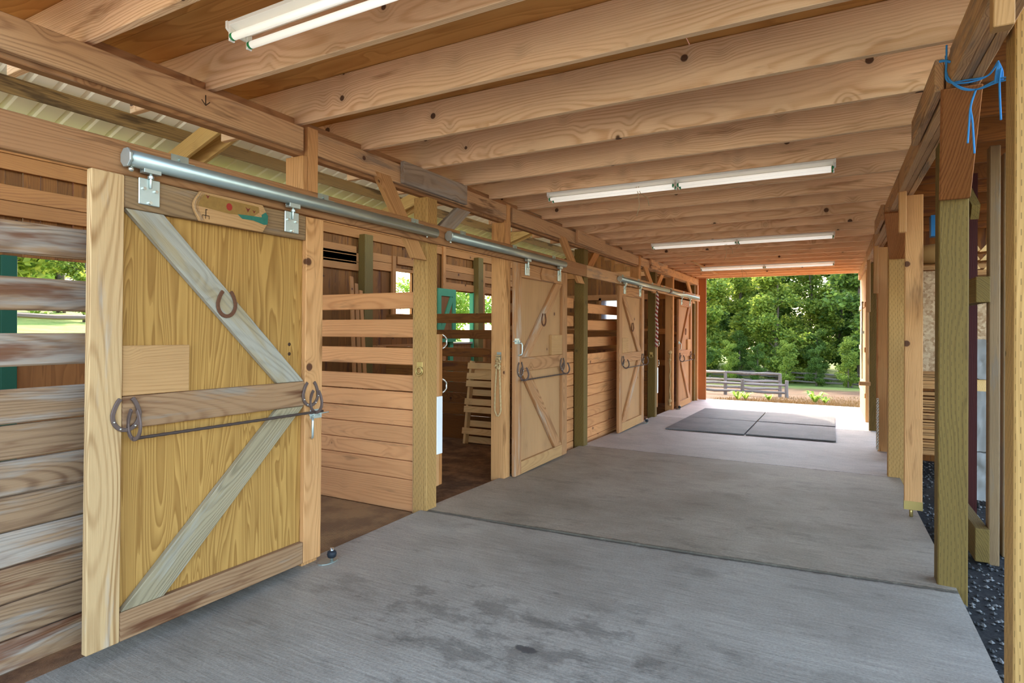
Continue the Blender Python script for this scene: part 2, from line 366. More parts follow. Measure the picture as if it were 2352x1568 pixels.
def m_field():
    g = G('field'); tc = g.n('ShaderNodeNewGeometry').outputs['Position']; x, y, z = g.xyz(tc)
    a = g.noise(tc, 1.1, 5, .65); b = g.noise(tc, 22, 5, .75)
    dry = g.mix(g.step(a, .35, .7), lin('6d5038'), lin('57432a'))
    grn = g.mix(g.step(g.noise(tc, 2.3, 4), .35, .7), lin('738a38'), lin('949f50'))
    left = g.step(x, -5.5, -8.5); far = g.step(g.M('ADD', y, g.M('MULTIPLY', a, 8.)), 38., 44.)
    col = g.mix(g.M('MAXIMUM', left, g.M('MULTIPLY', far, .8)), dry, grn)
    col = g.scale(col, g.M('MULTIPLY_ADD', b, .9, .55)); g.bump(b, .7, .06)
    return g.done(col, .95)
M_field = m_field()
def m_mat():
    g = G('ribbed_rubber'); tc = g.n('ShaderNodeNewGeometry').outputs['Position']; x, y, z = g.xyz(tc)
    s1 = g.M('SINE', g.M('MULTIPLY', g.M('ADD', x, y), 2*PI/.035)); s2 = g.M('SINE', g.M('MULTIPLY', g.M('SUBTRACT', x, y), 2*PI/.035))
    h = g.M('MAXIMUM', s1, s2); n = g.noise(tc, 2.2, 5, .6)
    col = g.mix(g.step(n, .35, .7), lin('5a5654'), lin('6f6a66'))
    col = g.mix(g.step(g.noise(tc, 14, 5, .7), .58, .75), col, lin('857d74'))
    g.bump(h, .5, .004); return g.done(col, .6)
M_mat = m_mat()
def m_stallmat():
    g = G('stall_mat_rubber'); tc = g.n('ShaderNodeNewGeometry').outputs['Position']; x, y, z = g.xyz(tc)
    s1 = g.M('SINE', g.M('MULTIPLY', g.M('ADD', x, y), 2*PI/.028)); s2 = g.M('SINE', g.M('MULTIPLY', g.M('SUBTRACT', x, y), 2*PI/.028))
    h = g.M('MULTIPLY', s1, s2); n = g.noise(tc, 3, 5, .65)
    col = g.mix(g.step(n, .4, .65), lin('8a6846'), lin('a98356')); col = g.scale(col, g.M('MULTIPLY_ADD', g.step(h, -.1, .3), .5, .6))
    g.bump(h, .6, .004); return g.done(col, .8)
M_smat = m_stallmat()
def m_osb():
    g = G('strand_board'); P = g.attr('wc')
    v = g.voro(g.vm(P, (1, 1, 1)), 42); c = g.xyz(v[1])[0]; n = g.noise(P, 30, 5, .7)
    col = g.mix(g.M('ADD', g.M('MULTIPLY', c, .6), g.M('MULTIPLY', n, .4)), lin('8a6038'), lin('d8b98f'))
    return g.done(col, .8)
M_osb = m_osb()
def m_leaf(name, c1, c2, tr):
    g = G(name); tn = g.attr('tone', True)
    col = g.mix(tn, lin(c1), lin(c2)); g.done(col, .55); g.b.inputs['Specular IOR Level'].default_value = .35
    t = g.n('ShaderNodeBsdfTranslucent'); g.l(g.scale(col, 1.25), t.inputs[0]); mx = g.n('ShaderNodeMixShader'); mx.inputs[0].default_value = tr
    g.t.links.new(g.b.outputs[0], mx.inputs[1]); g.t.links.new(t.outputs[0], mx.inputs[2]); g.t.links.new(mx.outputs[0], g.out.inputs[0])
    return g.m
M_leaf = m_leaf('tree_leaves', '4c6a24', 'bcc254', .55)
M_leaf2 = m_leaf('dark_leaves', '34501f', '869c42', .5)
M_weed = m_leaf('weed_leaves', '7d9a3a', 'a8bf56', .4)
M_dry = m_leaf('dry_grass', '74552f', '64522c', .2)
M_bark = wood('bark', '6a5a4a', '40342a', ring=.02, con=.6, knots=.2, tone=.2, bump=.8)

# ================================================================== SETTING
b = MB()
XL, XR = -3.0, .64
NX = 26
def jy(x):  # edge of the slab joint
    t = (x-XL)/(XR-XL); return 3.97+.24*t-.05*math.sin(PI*t)
def slab(y0f, y1, ny, off, name, label, apron=False):
    b = MB(); vs_ = []; fs = []
    for i in range(NX+1):
        x = XL+(XR-XL)*i/NX; xl = (.02*math.sin(i*1.7)) if i == NX else 0
        for j in range(ny+1):
            ya = y0f(x) if callable(y0f) else y0f; yb = y1(x) if callable(y1) else y1
            y = ya+(yb-ya)*j/ny
            vs_.append((x+xl, y, fz(y)+off(x, y)))
    n = ny+1
    for i in range(NX):
        for j in range(ny): fs.append((i*n+j, (i+1)*n+j, (i+1)*n+j+1, i*n+j+1))
    k = len(vs_)
    rim = [i*n for i in range(NX+1)]+[NX*n+j for j in range(1, n)]+[i*n+n-1 for i in range(NX-1, -1, -1)]+[j for j in range(n-2, 0, -1)]
    for q in rim: p = vs_[q]; vs_.append((p[0], p[1], p[2]-.16))
    for i in range(len(rim)):
        j = (i+1) % len(rim); fs.append((rim[j], rim[i], k+i, k+j))
    b.add(vs_, fs)
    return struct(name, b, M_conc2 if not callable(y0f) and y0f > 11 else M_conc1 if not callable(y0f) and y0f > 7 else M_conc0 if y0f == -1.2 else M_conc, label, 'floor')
lift = lambda x, y: .002+.010*math.sin(PI*min(1, max(0, (x-XL)/(XR-XL))))*max(0, 1-(y-4)/1.5)
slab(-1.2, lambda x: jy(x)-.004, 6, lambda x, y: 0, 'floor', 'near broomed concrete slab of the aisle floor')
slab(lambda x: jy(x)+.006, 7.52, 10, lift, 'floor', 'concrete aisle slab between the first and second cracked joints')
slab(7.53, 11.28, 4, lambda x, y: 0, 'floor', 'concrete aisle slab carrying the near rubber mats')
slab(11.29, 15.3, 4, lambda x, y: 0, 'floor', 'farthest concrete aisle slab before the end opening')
b = MB(); b.add([(-4.5, 15.31, -.24), (9, 15.31, -.24), (9, 15.95, -.285), (-4.5, 16.0, -.285), (-4.5, 15.31, -.5), (9, 15.31, -.5), (9, 15.95, -.5), (-4.5, 16.0, -.5)],
      [(0, 1, 2, 3), (4, 7, 6, 5), (0, 4, 5, 1), (1, 5, 6, 2), (2, 6, 7, 3), (3, 7, 4, 0)])
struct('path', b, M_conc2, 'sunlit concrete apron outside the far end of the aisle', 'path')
# stall dirt
b = MB(); ys = [-3, 4, 8, 12, 15.2]; vs_ = []; fs = []
for y in ys: vs_ += [(-7.3, y, gz(y)), (-2.99, y, gz(y))]
for i in range(4): fs.append((2*i, 2*i+1, 2*i+3, 2*i+2))
b.add(vs_, fs); struct('ground', b, M_dirt, 'packed brown dirt ground inside the stalls', 'ground')
# gravel bed under the lean-to on the right
b = MB(); b.add([(.62, -8, -.10), (9, -8, -.10), (9, 4, -.10), (.62, 4, -.10), (.62, 16, -.36), (9, 16, -.36)], [(0, 1, 2, 3), (3, 2, 5, 4)])
struct('ground', b, M_gravb, 'dark gravel ground beside the right edge of the slab', 'ground')
b = MB(); b.add([(-60, -60, -.13), (60, -60, -.13), (60, -1.1, -.13), (-60, -1.1, -.13)], [(0, 1, 2, 3)])
struct('ground', b, M_yard, 'pale gravel yard behind the near end of the barn', 'ground')
b = MB(); b.add([(9, -1.1, -.13), (60, -1.1, -.13), (60, 16, -.4), (9, 16, -.4)], [(0, 1, 2, 3)])
struct('ground', b, M_yard, 'pale gravel yard on the right side of the barn', 'ground')
# stones
b = MB(); R2 = random.Random(3)
for i in range(3800):
    y = 2.2+7.5*R2.random()**1.5; x = .66+R2.random()*1.15; z = -.10 if y < 4 else -.10-(y-4)*.0217
    r = R2.uniform(.007, .018); p = V((x, y, z+r*.4)); q = [V((R2.uniform(.7, 1.2)*a, R2.uniform(.7, 1.2)*bb, R2.uniform(.5, .9)*c))*r for a, bb, c in ((1, 0, 0), (-1, 0, 0), (0, 1, 0), (0, -1, 0), (0, 0, 1), (0, 0, -1))]
    b.add([p+k for k in q], [(0, 2, 4), (2, 1, 4), (1, 3, 4), (3, 0, 4), (2, 0, 5), (1, 2, 5), (3, 1, 5), (0, 3, 5)], off=V((0, 0, 0)))
def m_stone():
    g = G('gravel_stone'); tn = g.attr('tone', True); return g.done(g.mix(g.M('POWER', tn, 1.3), lin('2f2d2a'), lin('7d7870')), .7)
one('gravel', b, m_stone(), 'loose grey gravel stones beside the slab edge', 'gravel', kind='stuff')
# field
def hz(x, y):
    base = -.3 if y < 15.9 else (-.3-(y-15.9)*.083 if y < 26 else max(-1.14-(y-26)*.055, -2.2))
    if y < 15.9: base = -.15-max(0, y)*.012
    s = lambda t: max(0, min(1, t))**2*(3-2*max(0, min(1, t)))
    bank = 1.75*s((-8-x)/6)+1.6*s((-14-x)/18)
    bank *= 1-s((y-27)/9)*.9
    return base+bank
b = MB(); vs_ = []; fs = []; xs = [-70, -50, -38, -30, -25, -21, -18, -16, -14.5, -13, -12, -11, -10, -9, -8, -7.25]; ysl = [-30, -15, -6, -2, 0, 2, 4, 6, 8, 10, 12, 14, 15.6]
for x in xs:
    for y in ysl: vs_.append((x, y, hz(x, y)))
n = len(ysl)
for i in range(len(xs)-1):
    for j in range(n-1): fs.append((i*n+j, (i+1)*n+j, (i+1)*n+j+1, i*n+j+1))
b.add(vs_, fs, smooth=True); struct('ground', b, M_field, 'green lawn bank rising left of the barn', 'lawn')
b = MB(); vs_ = []; fs = []; xs = [-70, -45, -32, -26, -22, -19, -16, -14, -12, -10, -8, -6, -4, -2, 0, 2, 4, 7, 12, 20, 40, 60]; ysl = [15.6, 15.9, 17, 18.5, 20, 22, 24, 26, 28, 31, 34, 38, 44, 55, 75, 110]
for x in xs:
    for y in ysl: vs_.append((x, y, hz(x, y) if y > 15.7 or x < -7 else -.4))
n = len(ysl)
for i in range(len(xs)-1):
    for j in range(n-1): fs.append((i*n+j, (i+1)*n+j, (i+1)*n+j+1, i*n+j+1))
b.add(vs_, fs, smooth=True); struct('ground', b, M_field, 'dry tan paddock grass beyond the far end', 'field')

# ceiling deck
b = MB(); y = .55
while y < 15.2:
    for x0, x1 in ((-3.8, -.68), (-.675, 1.2)): b.box((x0, y, 3.035), (x1, min(y+1.218, 15.35), 3.052), V((1, 0, 0)) if x0 < -1 else V((1, 0, 0)))
    y += 1.22
struct('ceiling', b, M_deck, 'plywood loft deck above the joists', 'ceiling')
# roof of the stall side
b = MB(); ZR = lambda x: 3.45+.336*(-6.6-x)*-1
prof = []; y = .3
while y < 15.6:
    prof += [(y, 0), (y+.155, 0), (y+.17, -.016), (y+.205, -.016), (y+.22, 0)]; y += .22
vs_ = []
for x in (-6.95, -3.75): vs_ += [(x, yy, ZR(x)-dz) for yy, dz in prof]
n = len(prof); b.add(vs_, [(i, i+1, n+i+1, n+i) for i in range(n-1)])
ro = struct('roof', b, M_roof, 'white ribbed metal roof over the stalls', 'roof')
so_ = ro.modifiers.new('thick', 'SOLIDIFY'); so_.thickness = .004
for i, x in enumerate((-6.8, -6.07, -5.1, -4.0)):
    zz = ZR(x); b = MB().board((x, .4, zz-.09), (x, 15.3, zz-.09), (.3, 0, 1), .14, .04)
    one('purlin', b, M_purl, ['dark eave purlin over the back wall of the stalls', 'dark dusty purlin crossing the white metal roof', 'hidden purlin above the stall rafters', 'highest purlin under the stall roof'][i], 'purlin', 'roof purlins over the stalls', .003)
RN = ['near', 'second', 'third', 'farthest']
for i, y in enumerate((.45, 3.86, 7.28, 10.85)):
    for j, dy in enumerate((-.02, .18)):
        b = MB()
        x0, x1 = -6.75, -3.8
        b.board((x0, y+dy, ZR(x0)-.26), (x1, y+dy, ZR(x1)-.26), (-.336, 0, 1), .19, .04)
        one('rafter', b, M_raft, f'{"left" if j == 0 else "right"} board of the {RN[i]} pair of roof rafters over the stalls', 'rafter', 'paired roof rafters over the stalls', .003)

# back wall of the stalls (vertical boards) with openings
XB = -6.6
OPEN = [(2.60, 3.75, .2, 2.16), (7.93, 8.42, 1.75, 2.52), (9.72, 10.42, .2, 2.26), (10.92, 11.3, 1.3, 2.24), (.9, 1.6, 1.3, 2.2)]
wl = thing('wall_left', 'brown vertical board back wall of the stalls', 'wall', (XB, 7, -.3), kind='structure')
b = MB(); y = -1.2; R3 = random.Random(11)
while y < 15.1:
    y1 = y+.135; yc = (y+y1)/2; segs = [(-.4, 3.19)]
    for o in OPEN:
        if o[0]-.05 < yc < o[1]+.05:
            segs = [s2 for s in segs for s2 in ((s[0], min(s[1], o[2])), (max(s[0], o[3]), s[1])) if s2[1]-s2[0] > .05]
    for s in segs:
        xx = XB-.02-R3.uniform(0, .012); b.box((xx-.02, y+R3.uniform(0, .002), s[0]), (xx, y1-.001, s[1]), V((0, 0, 1)))
    y += .138
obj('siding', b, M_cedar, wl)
def girts(zs, y0, y1, nm='girt', m=M_girt):
    for z0, z1 in zs: obj(nm, bx((XB-.018, y0, z0), (XB+.022, y1, z1)), m, wl, bevel=.003)
girts([(2.94, 3.08), (3.085, 3.20)], -1, 15); girts([(2.66, 2.80), (2.52, 2.655)], -1, 2.1); girts([(2.66, 2.80), (2.52, 2.655)], 2.1, 7.0); girts([(2.56, 2.70), (2.42, 2.555)], 6.2, 7.05)
girts([(2.62, 2.75), (2.48, 2.615)], 7.3, 7.86); girts([(2.62, 2.76)], 8.0, 8.9); girts([(2.64, 2.77), (2.50, 2.635), (2.28, 2.42)], 9.42, 10.5); girts([(2.64, 2.77), (2.5, 2.63), (2.28, 2.42)], 10.8, 15)
girts([(1.1, 1.24)], 4.5, 9.4); girts([(.4, .54)], 4, 15)
for y0 in (3.66, 7.06, 10.46, 14.7):
    obj('wall_post', bx((XB+.0, y0, -.3), (XB+.14, y0+.19, 3.0)), M_pt, wl, bevel=.004)
for y0, z0, z1 in ((2.0, 2.1, 3.1), (9.32, .2, 3.1), (7.84, 1.6, 2.75), (10.78, .2, 2.9), (8.42, 1.6, 2.6)):
    obj('trim_board', bx((XB+.0, y0, z0), (XB+.05, y0+.09, z1)), M_girt, wl, bevel=.003)
# window in stall 2, with a crossed wire behind
t = thing('window_1', 'small bright unglazed window high in the second stall', 'window', (XB, 8.17, 1.75), kind='structure')
b = MB(); b.box((XB-.05, 7.90, 2.5), (XB+.03, 8.44, 2.55)); b.box((XB-.05, 7.90, 1.72), (XB+.03, 8.44, 1.77)); b.box((XB-.05, 7.89, 1.75), (XB+.03, 7.93, 2.52)); b.box((XB-.05, 8.42, 1.75), (XB+.03, 8.46, 2.52))
obj('window_frame', b, M_girt, t)
b = MB(); b.tube([(XB-.3, 7.86, 2.62), (XB-.3, 8.5, 1.85)], .008, 6); b.tube([(XB-.3, 8.55, 2.35), (XB-.3, 8.05, 1.85)], .005, 6)
obj('brace_wire', b, M_black, t)
# green dutch doors
def dutch(name, y0, y1, ztop, zl, m, label, leaf=False):
    t = thing(name, label, 'door', (XB, (y0+y1)/2, .1), kind='structure')
    b = MB(); b.box((XB-.06, y0-.12, .1), (XB+.03, y0, ztop+.0)); obj('jamb', b, m, t, bevel=.003)
    b = MB(); b.box((XB-.06, y1, .1), (XB+.03, y1+.10, ztop)); obj('jamb', b, m, t, bevel=.003)
    b = MB(); b.box((XB-.045, y0, .1), (XB-.02, y1, zl), V((0, 0, 1))); obj('lower_leaf', b, M_plyin, t)
    b = MB(); b.box((XB-.05, y0, zl), (XB+.02, y1, zl+.035)); obj('leaf_cap', b, M_scab, t)
    if leaf:   # upper leaf folded back against the wall inside
        L0, L1 = y0-.62, y0-.02; xx = XB+.06
        obj('upper_panel', bx((xx, L0, zl+.05), (xx+.015, L1, ztop+.02), V((0, 0, 1))), M_plyin, t)
        b = MB(); b.box((xx+.015, L0, ztop-.12), (xx+.04, L1, ztop+.02)); b.box((xx+.015, L1-.11, zl+.05), (xx+.04, L1, ztop-.12)); b.box((xx+.015, L0, zl+.05), (xx+.04, L0+.11, ztop-.12)); b.box((xx+.015, L0+.11, zl+.05), (xx+.04, L1-.11, zl+.18))
        obj('leaf_frame', b, m, t)
        b = MB().board((xx+.027, L0+.12, zl+.25), (xx+.027, L1-.13, ztop-.14), (0, 1, 0), .11, .024); obj('leaf_brace', b, m, t)
dutch('door_1', 2.60, 3.72, 2.16, 1.19, M_dgreen, 'dark green framed half door open in the nearest stall')
dutch('door_2', 9.70, 10.42, 2.26, 1.21, M_green, 'green framed half door open in the third stall, its upper leaf folded back', True)
# end wall of the stall side, far end
t = thing('wall_back', 'board end wall closing the farthest stall', 'wall', (-4.8, 15.1, -.4), kind='structure')
b = MB(); x = -6.7
while x < -3.05:
    if -5.45 < x < -4.85: b.box((x, 15.1, -.5), (x+.135, 15.12, 1.55), V((0, 0, 1))); b.box((x, 15.1, 2.3), (x+.135, 15.12, 3.4), V((0, 0, 1)))
    else: b.box((x, 15.1, -.5), (x+.135, 15.12, 3.9), V((0, 0, 1)))
    x += .138
obj('siding', b, M_cedar, t); b = MB()
for z0 in (.6, 1.4, 2.3, 2.9): b.box((-6.6, 15.06, z0), (-3.05, 15.1, z0+.14))
obj('girt', b, M_girt, t)
t = thing('window_2', 'dusty grey window in the end wall of the farthest stall', 'window', (-5.1, 15.08, 1.55), kind='structure')
b = MB(); b.box((-5.5, 15.04, 1.5), (-4.7, 15.09, 1.56)); b.box((-5.5, 15.04, 2.29), (-4.7, 15.09, 2.35)); b.box((-5.5, 15.04, 1.5), (-5.44, 15.09, 2.35)); b.box((-4.76, 15.04, 1.5), (-4.7, 15.09, 2.35))
obj('window_frame', b, M_girt, t)
g = G('dusty_glass'); g.done(lin('c9ced2'), .6); tb = g.n('ShaderNodeBsdfTranslucent'); tb.inputs[0].default_value = (.75, .78, .8, 1); mx = g.n('ShaderNodeMixShader'); mx.inputs[0].default_value = .7
g.t.links.new(g.b.outputs[0], mx.inputs[1]); g.t.links.new(tb.outputs[0], mx.inputs[2]); g.t.links.new(mx.outputs[0], g.out.inputs[0])
obj('pane', bx((-5.44, 15.065, 1.56), (-4.76, 15.07, 2.29)), g.m, t)

# ================================================================== CEILING FRAME
for k in range(-1, 24):
    y = 1.423+.603*k
    lab = f'{ORD[k+2]} ceiling joist counted from the near end' if k < 18 else f'{ORD[23-k]} ceiling joist counted from the far end'
    if k == 0: lab = 'knotty ceiling joist just in front of the nearest double-tube lamp'
    if k == 1: lab = 'knotty ceiling joist just behind the nearest double-tube lamp'
    one('ceiling_joist', bx((-3.72, y, 2.794), (.60, y+.039, 3.033), V((1, 0, 0))), M_joist, lab, 'joist', 'ceiling joists across the aisle', .003)
for i, k in enumerate(range(4, 22, 1)):
    y = 1.45+.603*k
    one('lean_to_joist', bx((.66, y, 2.794), (2.3, y+.039, 2.98), V((1, 0, 0))), M_cedar, f'{ORD[i]} joist over the lumber store on the right', 'joist', 'joists over the lumber store', .002)  # darker wood than the aisle joists, standing in for shade over the store
# left beam: outer ply pieces with a taller inner ply
BX = -2.94
for i, (y0, y1) in enumerate(((.5, 2.655), (2.775, 5.30), (5.44, 10.02), (10.16, 15.25))):
    t = thing('support_beam', ['near length of the left timber beam, marked with a pencil arrow', 'length of the left timber beam over the first treated post', 'length of the left timber beam over the second sliding door', 'far length of the left timber beam'][i], 'beam', (BX, (y0+y1)/2, 2.6), 'left timber beam lengths')
    obj('front_ply', bx((BX-.038, y0, 2.625), (BX, y1, 2.776)), M_beam, t, bevel=.004)
    obj('back_ply', bx((BX-.10, y0, 2.602), (BX-.040, y1+.1 if i < 3 else y1, 2.792)), M_header, t, bevel=.004)
    if i == 0:
        b = MB(); b.box((BX, 1.985, 2.69), (BX+.001, 1.991, 2.745)); b.board((BX+.0005, 1.965, 2.715), (BX+.0005, 1.988, 2.69), (0, 0, 1), .005, .001); b.board((BX+.0005, 2.013, 2.715), (BX+.0005, 1.988, 2.69), (0, 0, 1), .005, .001)
        obj('pencil_arrow', b, M_dark, t)
for y0, y1, l in ((3.60, 4.50, 'grey splice board nailed on the beam above the first left post'), (7.15, 8.2, 'rough splice board nailed on the beam above the second left post'), (10.7, 11.9, 'splice board nailed on the beam above the third left post')):
    one('splice_board', bx((BX+.001, y0, 2.63), (BX+.039, y1, 2.80)), M_scab if y0 < 5 else M_beam, l, 'board', 'splice boards on the left beam', .004)
for k in range(0, 23):
    y = 1.423+.603*k
    one('blocking', bx((-3.035, y+.04, 2.793), (-2.995, y+.602, 2.835)), M_header, (f'{ORD[k]} strip of blocking on the left beam between joists, from the near end' if k < 12 else f'{ORD[22-k]} strip of blocking on the left beam between joists, from the far end'), 'board', 'blocking strips on the left beam', .002)
# track header boards
HX0, HX1 = -2.937, -2.897
one('header_board', bx((HX0, .5, 2.215), (HX1, 7.44, 2.372)), M_header, 'long dusty header board carrying the near door tracks', 'beam', None, .005)
one('header_board', bx((HX0, 7.46, 2.215), (HX1, 15.2, 2.372)), M_beam, 'far header board carrying the last door tracks', 'beam', None, .005)
# ================================================================== LEFT POSTS
def post(name, lo, hi, m, label, group, bevel=.006): return one(name, bx(lo, hi, V((0, 0, 1))), m, label, 'post', group, bevel)
PX0, PX1 = -3.085, -2.942
for i, (y0, zt) in enumerate(((3.955, 2.60), (7.47, 2.60), (11.12, 2.60), (14.75, 2.60))):
    post('treated_post', (PX0, y0, gz(y0)-.02), (PX1, y0+.143, zt), M_ptw if i == 0 else M_pt, ['treated post with a tie ring between the first two stalls', 'treated post between the second and third sliding doors', 'dark treated post behind the hanging red rope', 'treated post at the far end of the left wall'][i], 'treated posts along the left wall')
def dpost(y0, lab, m=M_post, d=1):
    t = thing('door_post', lab, 'post', (-3.0, y0+.05, fz(y0)), 'doubled door posts along the left wall')
    z0 = fz(y0)-.03
    obj('side_board', bx((-3.10, y0, z0), (BX-.002, y0+.04, 2.60), V((0, 0, 1))), m, t, bevel=.003)
    obj('face_board', bx((BX-.040, y0+.042 if d > 0 else y0-.12, z0), (BX-.002, y0+.125 if d > 0 else y0-.002, 2.792), V((0, 0, 1))), m, t, bevel=.003)
dpost(2.65, 'doubled door post at the edge of the nearest sliding door')
dpost(5.27, 'doubled door post holding the looped hemp rope')
dpost(10.03, 'doubled door post at the far edge of the third door')
dpost(12.52, 'doubled door post holding the knotted rope before the last door')
b = bx((-2.93, 2.60, 2.375), (-2.90, 2.60, 2.4))
post('jamb_stud', (BX-.09, 14.90, fz(15)), (BX+.04, 14.94, 2.60), M_pale, 'pale sunlit stud beside the far end post', None)
one('end_jamb', bx((-2.95, 15.27, -.26), (-2.765, 15.33, 2.80), V((0, 0, 1))), M_red, 'rust red jamb board at the left of the far opening', 'trim', None, .004)
for x0 in (-1.6,): pass
one('sun_blocking_stub', bx((-3.2, 15.35, -.4), (-3.05, 16.0, 2.8)), M_red, 'unseen wall stub added left of the far opening to block sun', 'wall', None, .004, 'structure')  # added outside the view to keep sun off the mats
# knee braces
def brace(p0, p1, lab, m, x=-2.96, w=.14):
    t = Vector((x, p0[0], p0[1])); q = Vector((x, p1[0], p1[1])); d = (q-t).normalized()
    pts = []
    n = V((0, -d.z, d.y)); h = w/2/abs(n.y) if abs(n.y) > .2 else w/2
    b = MB().prism([(x, p0[0]-h, p0[1]), (x, p0[0]+h, p0[1]), (x, p1[0]+h, p1[1]), (x, p1[0]-h, p1[1])], (-.038, 0, 0), d)
    one('knee_brace', b, m, lab, 'brace', 'knee braces on the left wall', .003)
brace((3.40, 2.66), (3.86, 2.07), 'orange knee brace crossing behind the track to the first treated post', M_post, -2.939)
brace((4.60, 2.62), (4.20, 2.32), 'dark knee brace rising from the first treated post toward the far end', M_scab, -2.985)
brace((6.75, 2.66), (7.38, 2.12), 'knee brace leaning onto the second treated post from the near side', M_post, -2.939)
brace((8.1, 2.62), (7.72, 2.32), 'knee brace rising from the second treated post toward the far end', M_girt, -2.985)
brace((10.45, 2.64), (11.1, 2.2), 'knee brace leaning onto the third treated post from the near side', M_post, -2.939)
brace((11.85, 2.62), (11.4, 2.3), 'knee brace rising from the third treated post toward the far end', M_post, -2.985)
brace((14.0, 2.64), (14.7, 2.15), 'sunlit knee brace onto the far end post', M_pale, -2.939)
# ================================================================== STALL FRONTS AND PARTITIONS
SL = [(1.822, 1.962), (1.577, 1.722), (1.335, 1.478)]
SOL = [(1.09, 1.237), (.938, 1.083), (.785, .931), (.633, .779), (.482, .628), (.329, .475), (.172, .322), (.03, .166)]
def front(y0, y1, lab, m, dz=0., x=-3.10, extra=0):
    t = thing('plank_wall', lab, 'wall', (x-.02, (y0+y1)/2, gz(y0)), 'board fronts of the stalls')
    for z0, z1 in SL: obj('rail', bx((x-.038, y0, z0+dz), (x, y1, z1+dz)), m, t, bevel=.008)
    for z0, z1 in SOL[:]+([(-.13, .025)] if extra else []): obj('plank', bx((x-.038, y0, z0+dz), (x, y1, z1+dz)), m, t, bevel=.006)
front(.5, 2.64, 'weathered grey and brown board front of the nearest stall', M_weath, x=-3.082)
front(5.32, 7.46, 'board front of the second stall behind its sliding door', M_part, -.03, x=-3.088, extra=1)
front(7.62, 10.02, 'sun-striped board front of the third stall', M_part, -.08, x=-3.088, extra=1)
front(12.66, 14.74, 'board front of the farthest stall', M_part, -.12, x=-3.088, extra=1)
PR = [(1.676, 1.818), (1.43, 1.586), (1.197, 1.34)]
PS = [(.97, 1.108), (.816, .962), (.672, .81), (.52, .668), (.38, .517), (.22, .376), (-.05, .217)]
def partition(y, lab, m, dz=0., cl=True, rails=PR, sol=PS, x1=-3.11):
    t = thing('stall_partition', lab, 'wall', ((-6.5+x1)/2, y+.02, gz(y)), 'partitions between the stalls')
    for i, (z0, z1) in enumerate(rails): obj('rail', bx((-6.45, y, z0+dz), (x1, y+.038, z1+dz), V((1, 0, 0))), m, t, bevel=.006)
    for z0, z1 in sol: obj('plank', bx((-6.45, y, z0+dz+.002), (x1, y+.038, z1+dz), V((1, 0, 0))), m, t, bevel=.004)
    if cl: obj('cleat', bx((x1-.0, y-.02, gz(y)), (x1+.024, y+.04, 2.08), V((0, 0, 1))), M_pale, t, bevel=.003)
partition(4.0, 'honey coloured board partition between the first and second stalls', M_part)
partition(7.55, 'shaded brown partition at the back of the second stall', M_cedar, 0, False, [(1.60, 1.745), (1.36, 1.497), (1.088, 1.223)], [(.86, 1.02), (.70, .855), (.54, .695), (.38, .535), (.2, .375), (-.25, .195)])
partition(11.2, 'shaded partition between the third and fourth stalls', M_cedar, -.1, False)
partition(.3, 'partition at the near end of the nearest stall', M_cedar, 0, False, [])
one('stall_mat', bx((-4.4, 2.5, -.06), (-3.02, 3.98, -.045)), M_smat, 'brown dusty textured rubber mat on the first stall floor', 'mat')
# plywood ledge inside stall 1 is door_1 lower leaf; hinge pieces hang below the lowest rail
# ================================================================== SLIDING DOORS
def ushape(cx, cy, cz, w, h, n=22, gap=.55):
    pts = []
    for i in range(n+1):
        a = -PI/2-(PI-gap)+2*(PI-gap)*i/n
        k = 1 if math.sin(a) < 0 else 1.35
        pts.append((math.cos(a)*w/2*(1 if math.sin(a) < .2 else 1-.18*math.sin(a)), math.sin(a)*h/2*k))
    return pts
def horseshoe(parent, name, c, w, h, axis, m, lab=None):
    pts = ushape(0, 0, 0, w, h); c = V(c)
    if axis == 'x': path = [c+V((0, p[0], p[1])) for p in pts]; n = (1, 0, 0)
    else: path = [c+V((p[0], p[1]*0, p[1])) for p in pts]; n = (0, 1, 0)
    o = obj(name, MB().strip(path, n, .019, .009), m, parent, bevel=.002)
    if lab: o['label'] = lab
    return o, path
def nails(parent, path, nrm, ids, m=M_steel):
    b = MB()
    for i in ids: b.ball(path[i]+V(nrm)*.006, .0055, 6)
    obj('nail_head', b, m, parent)
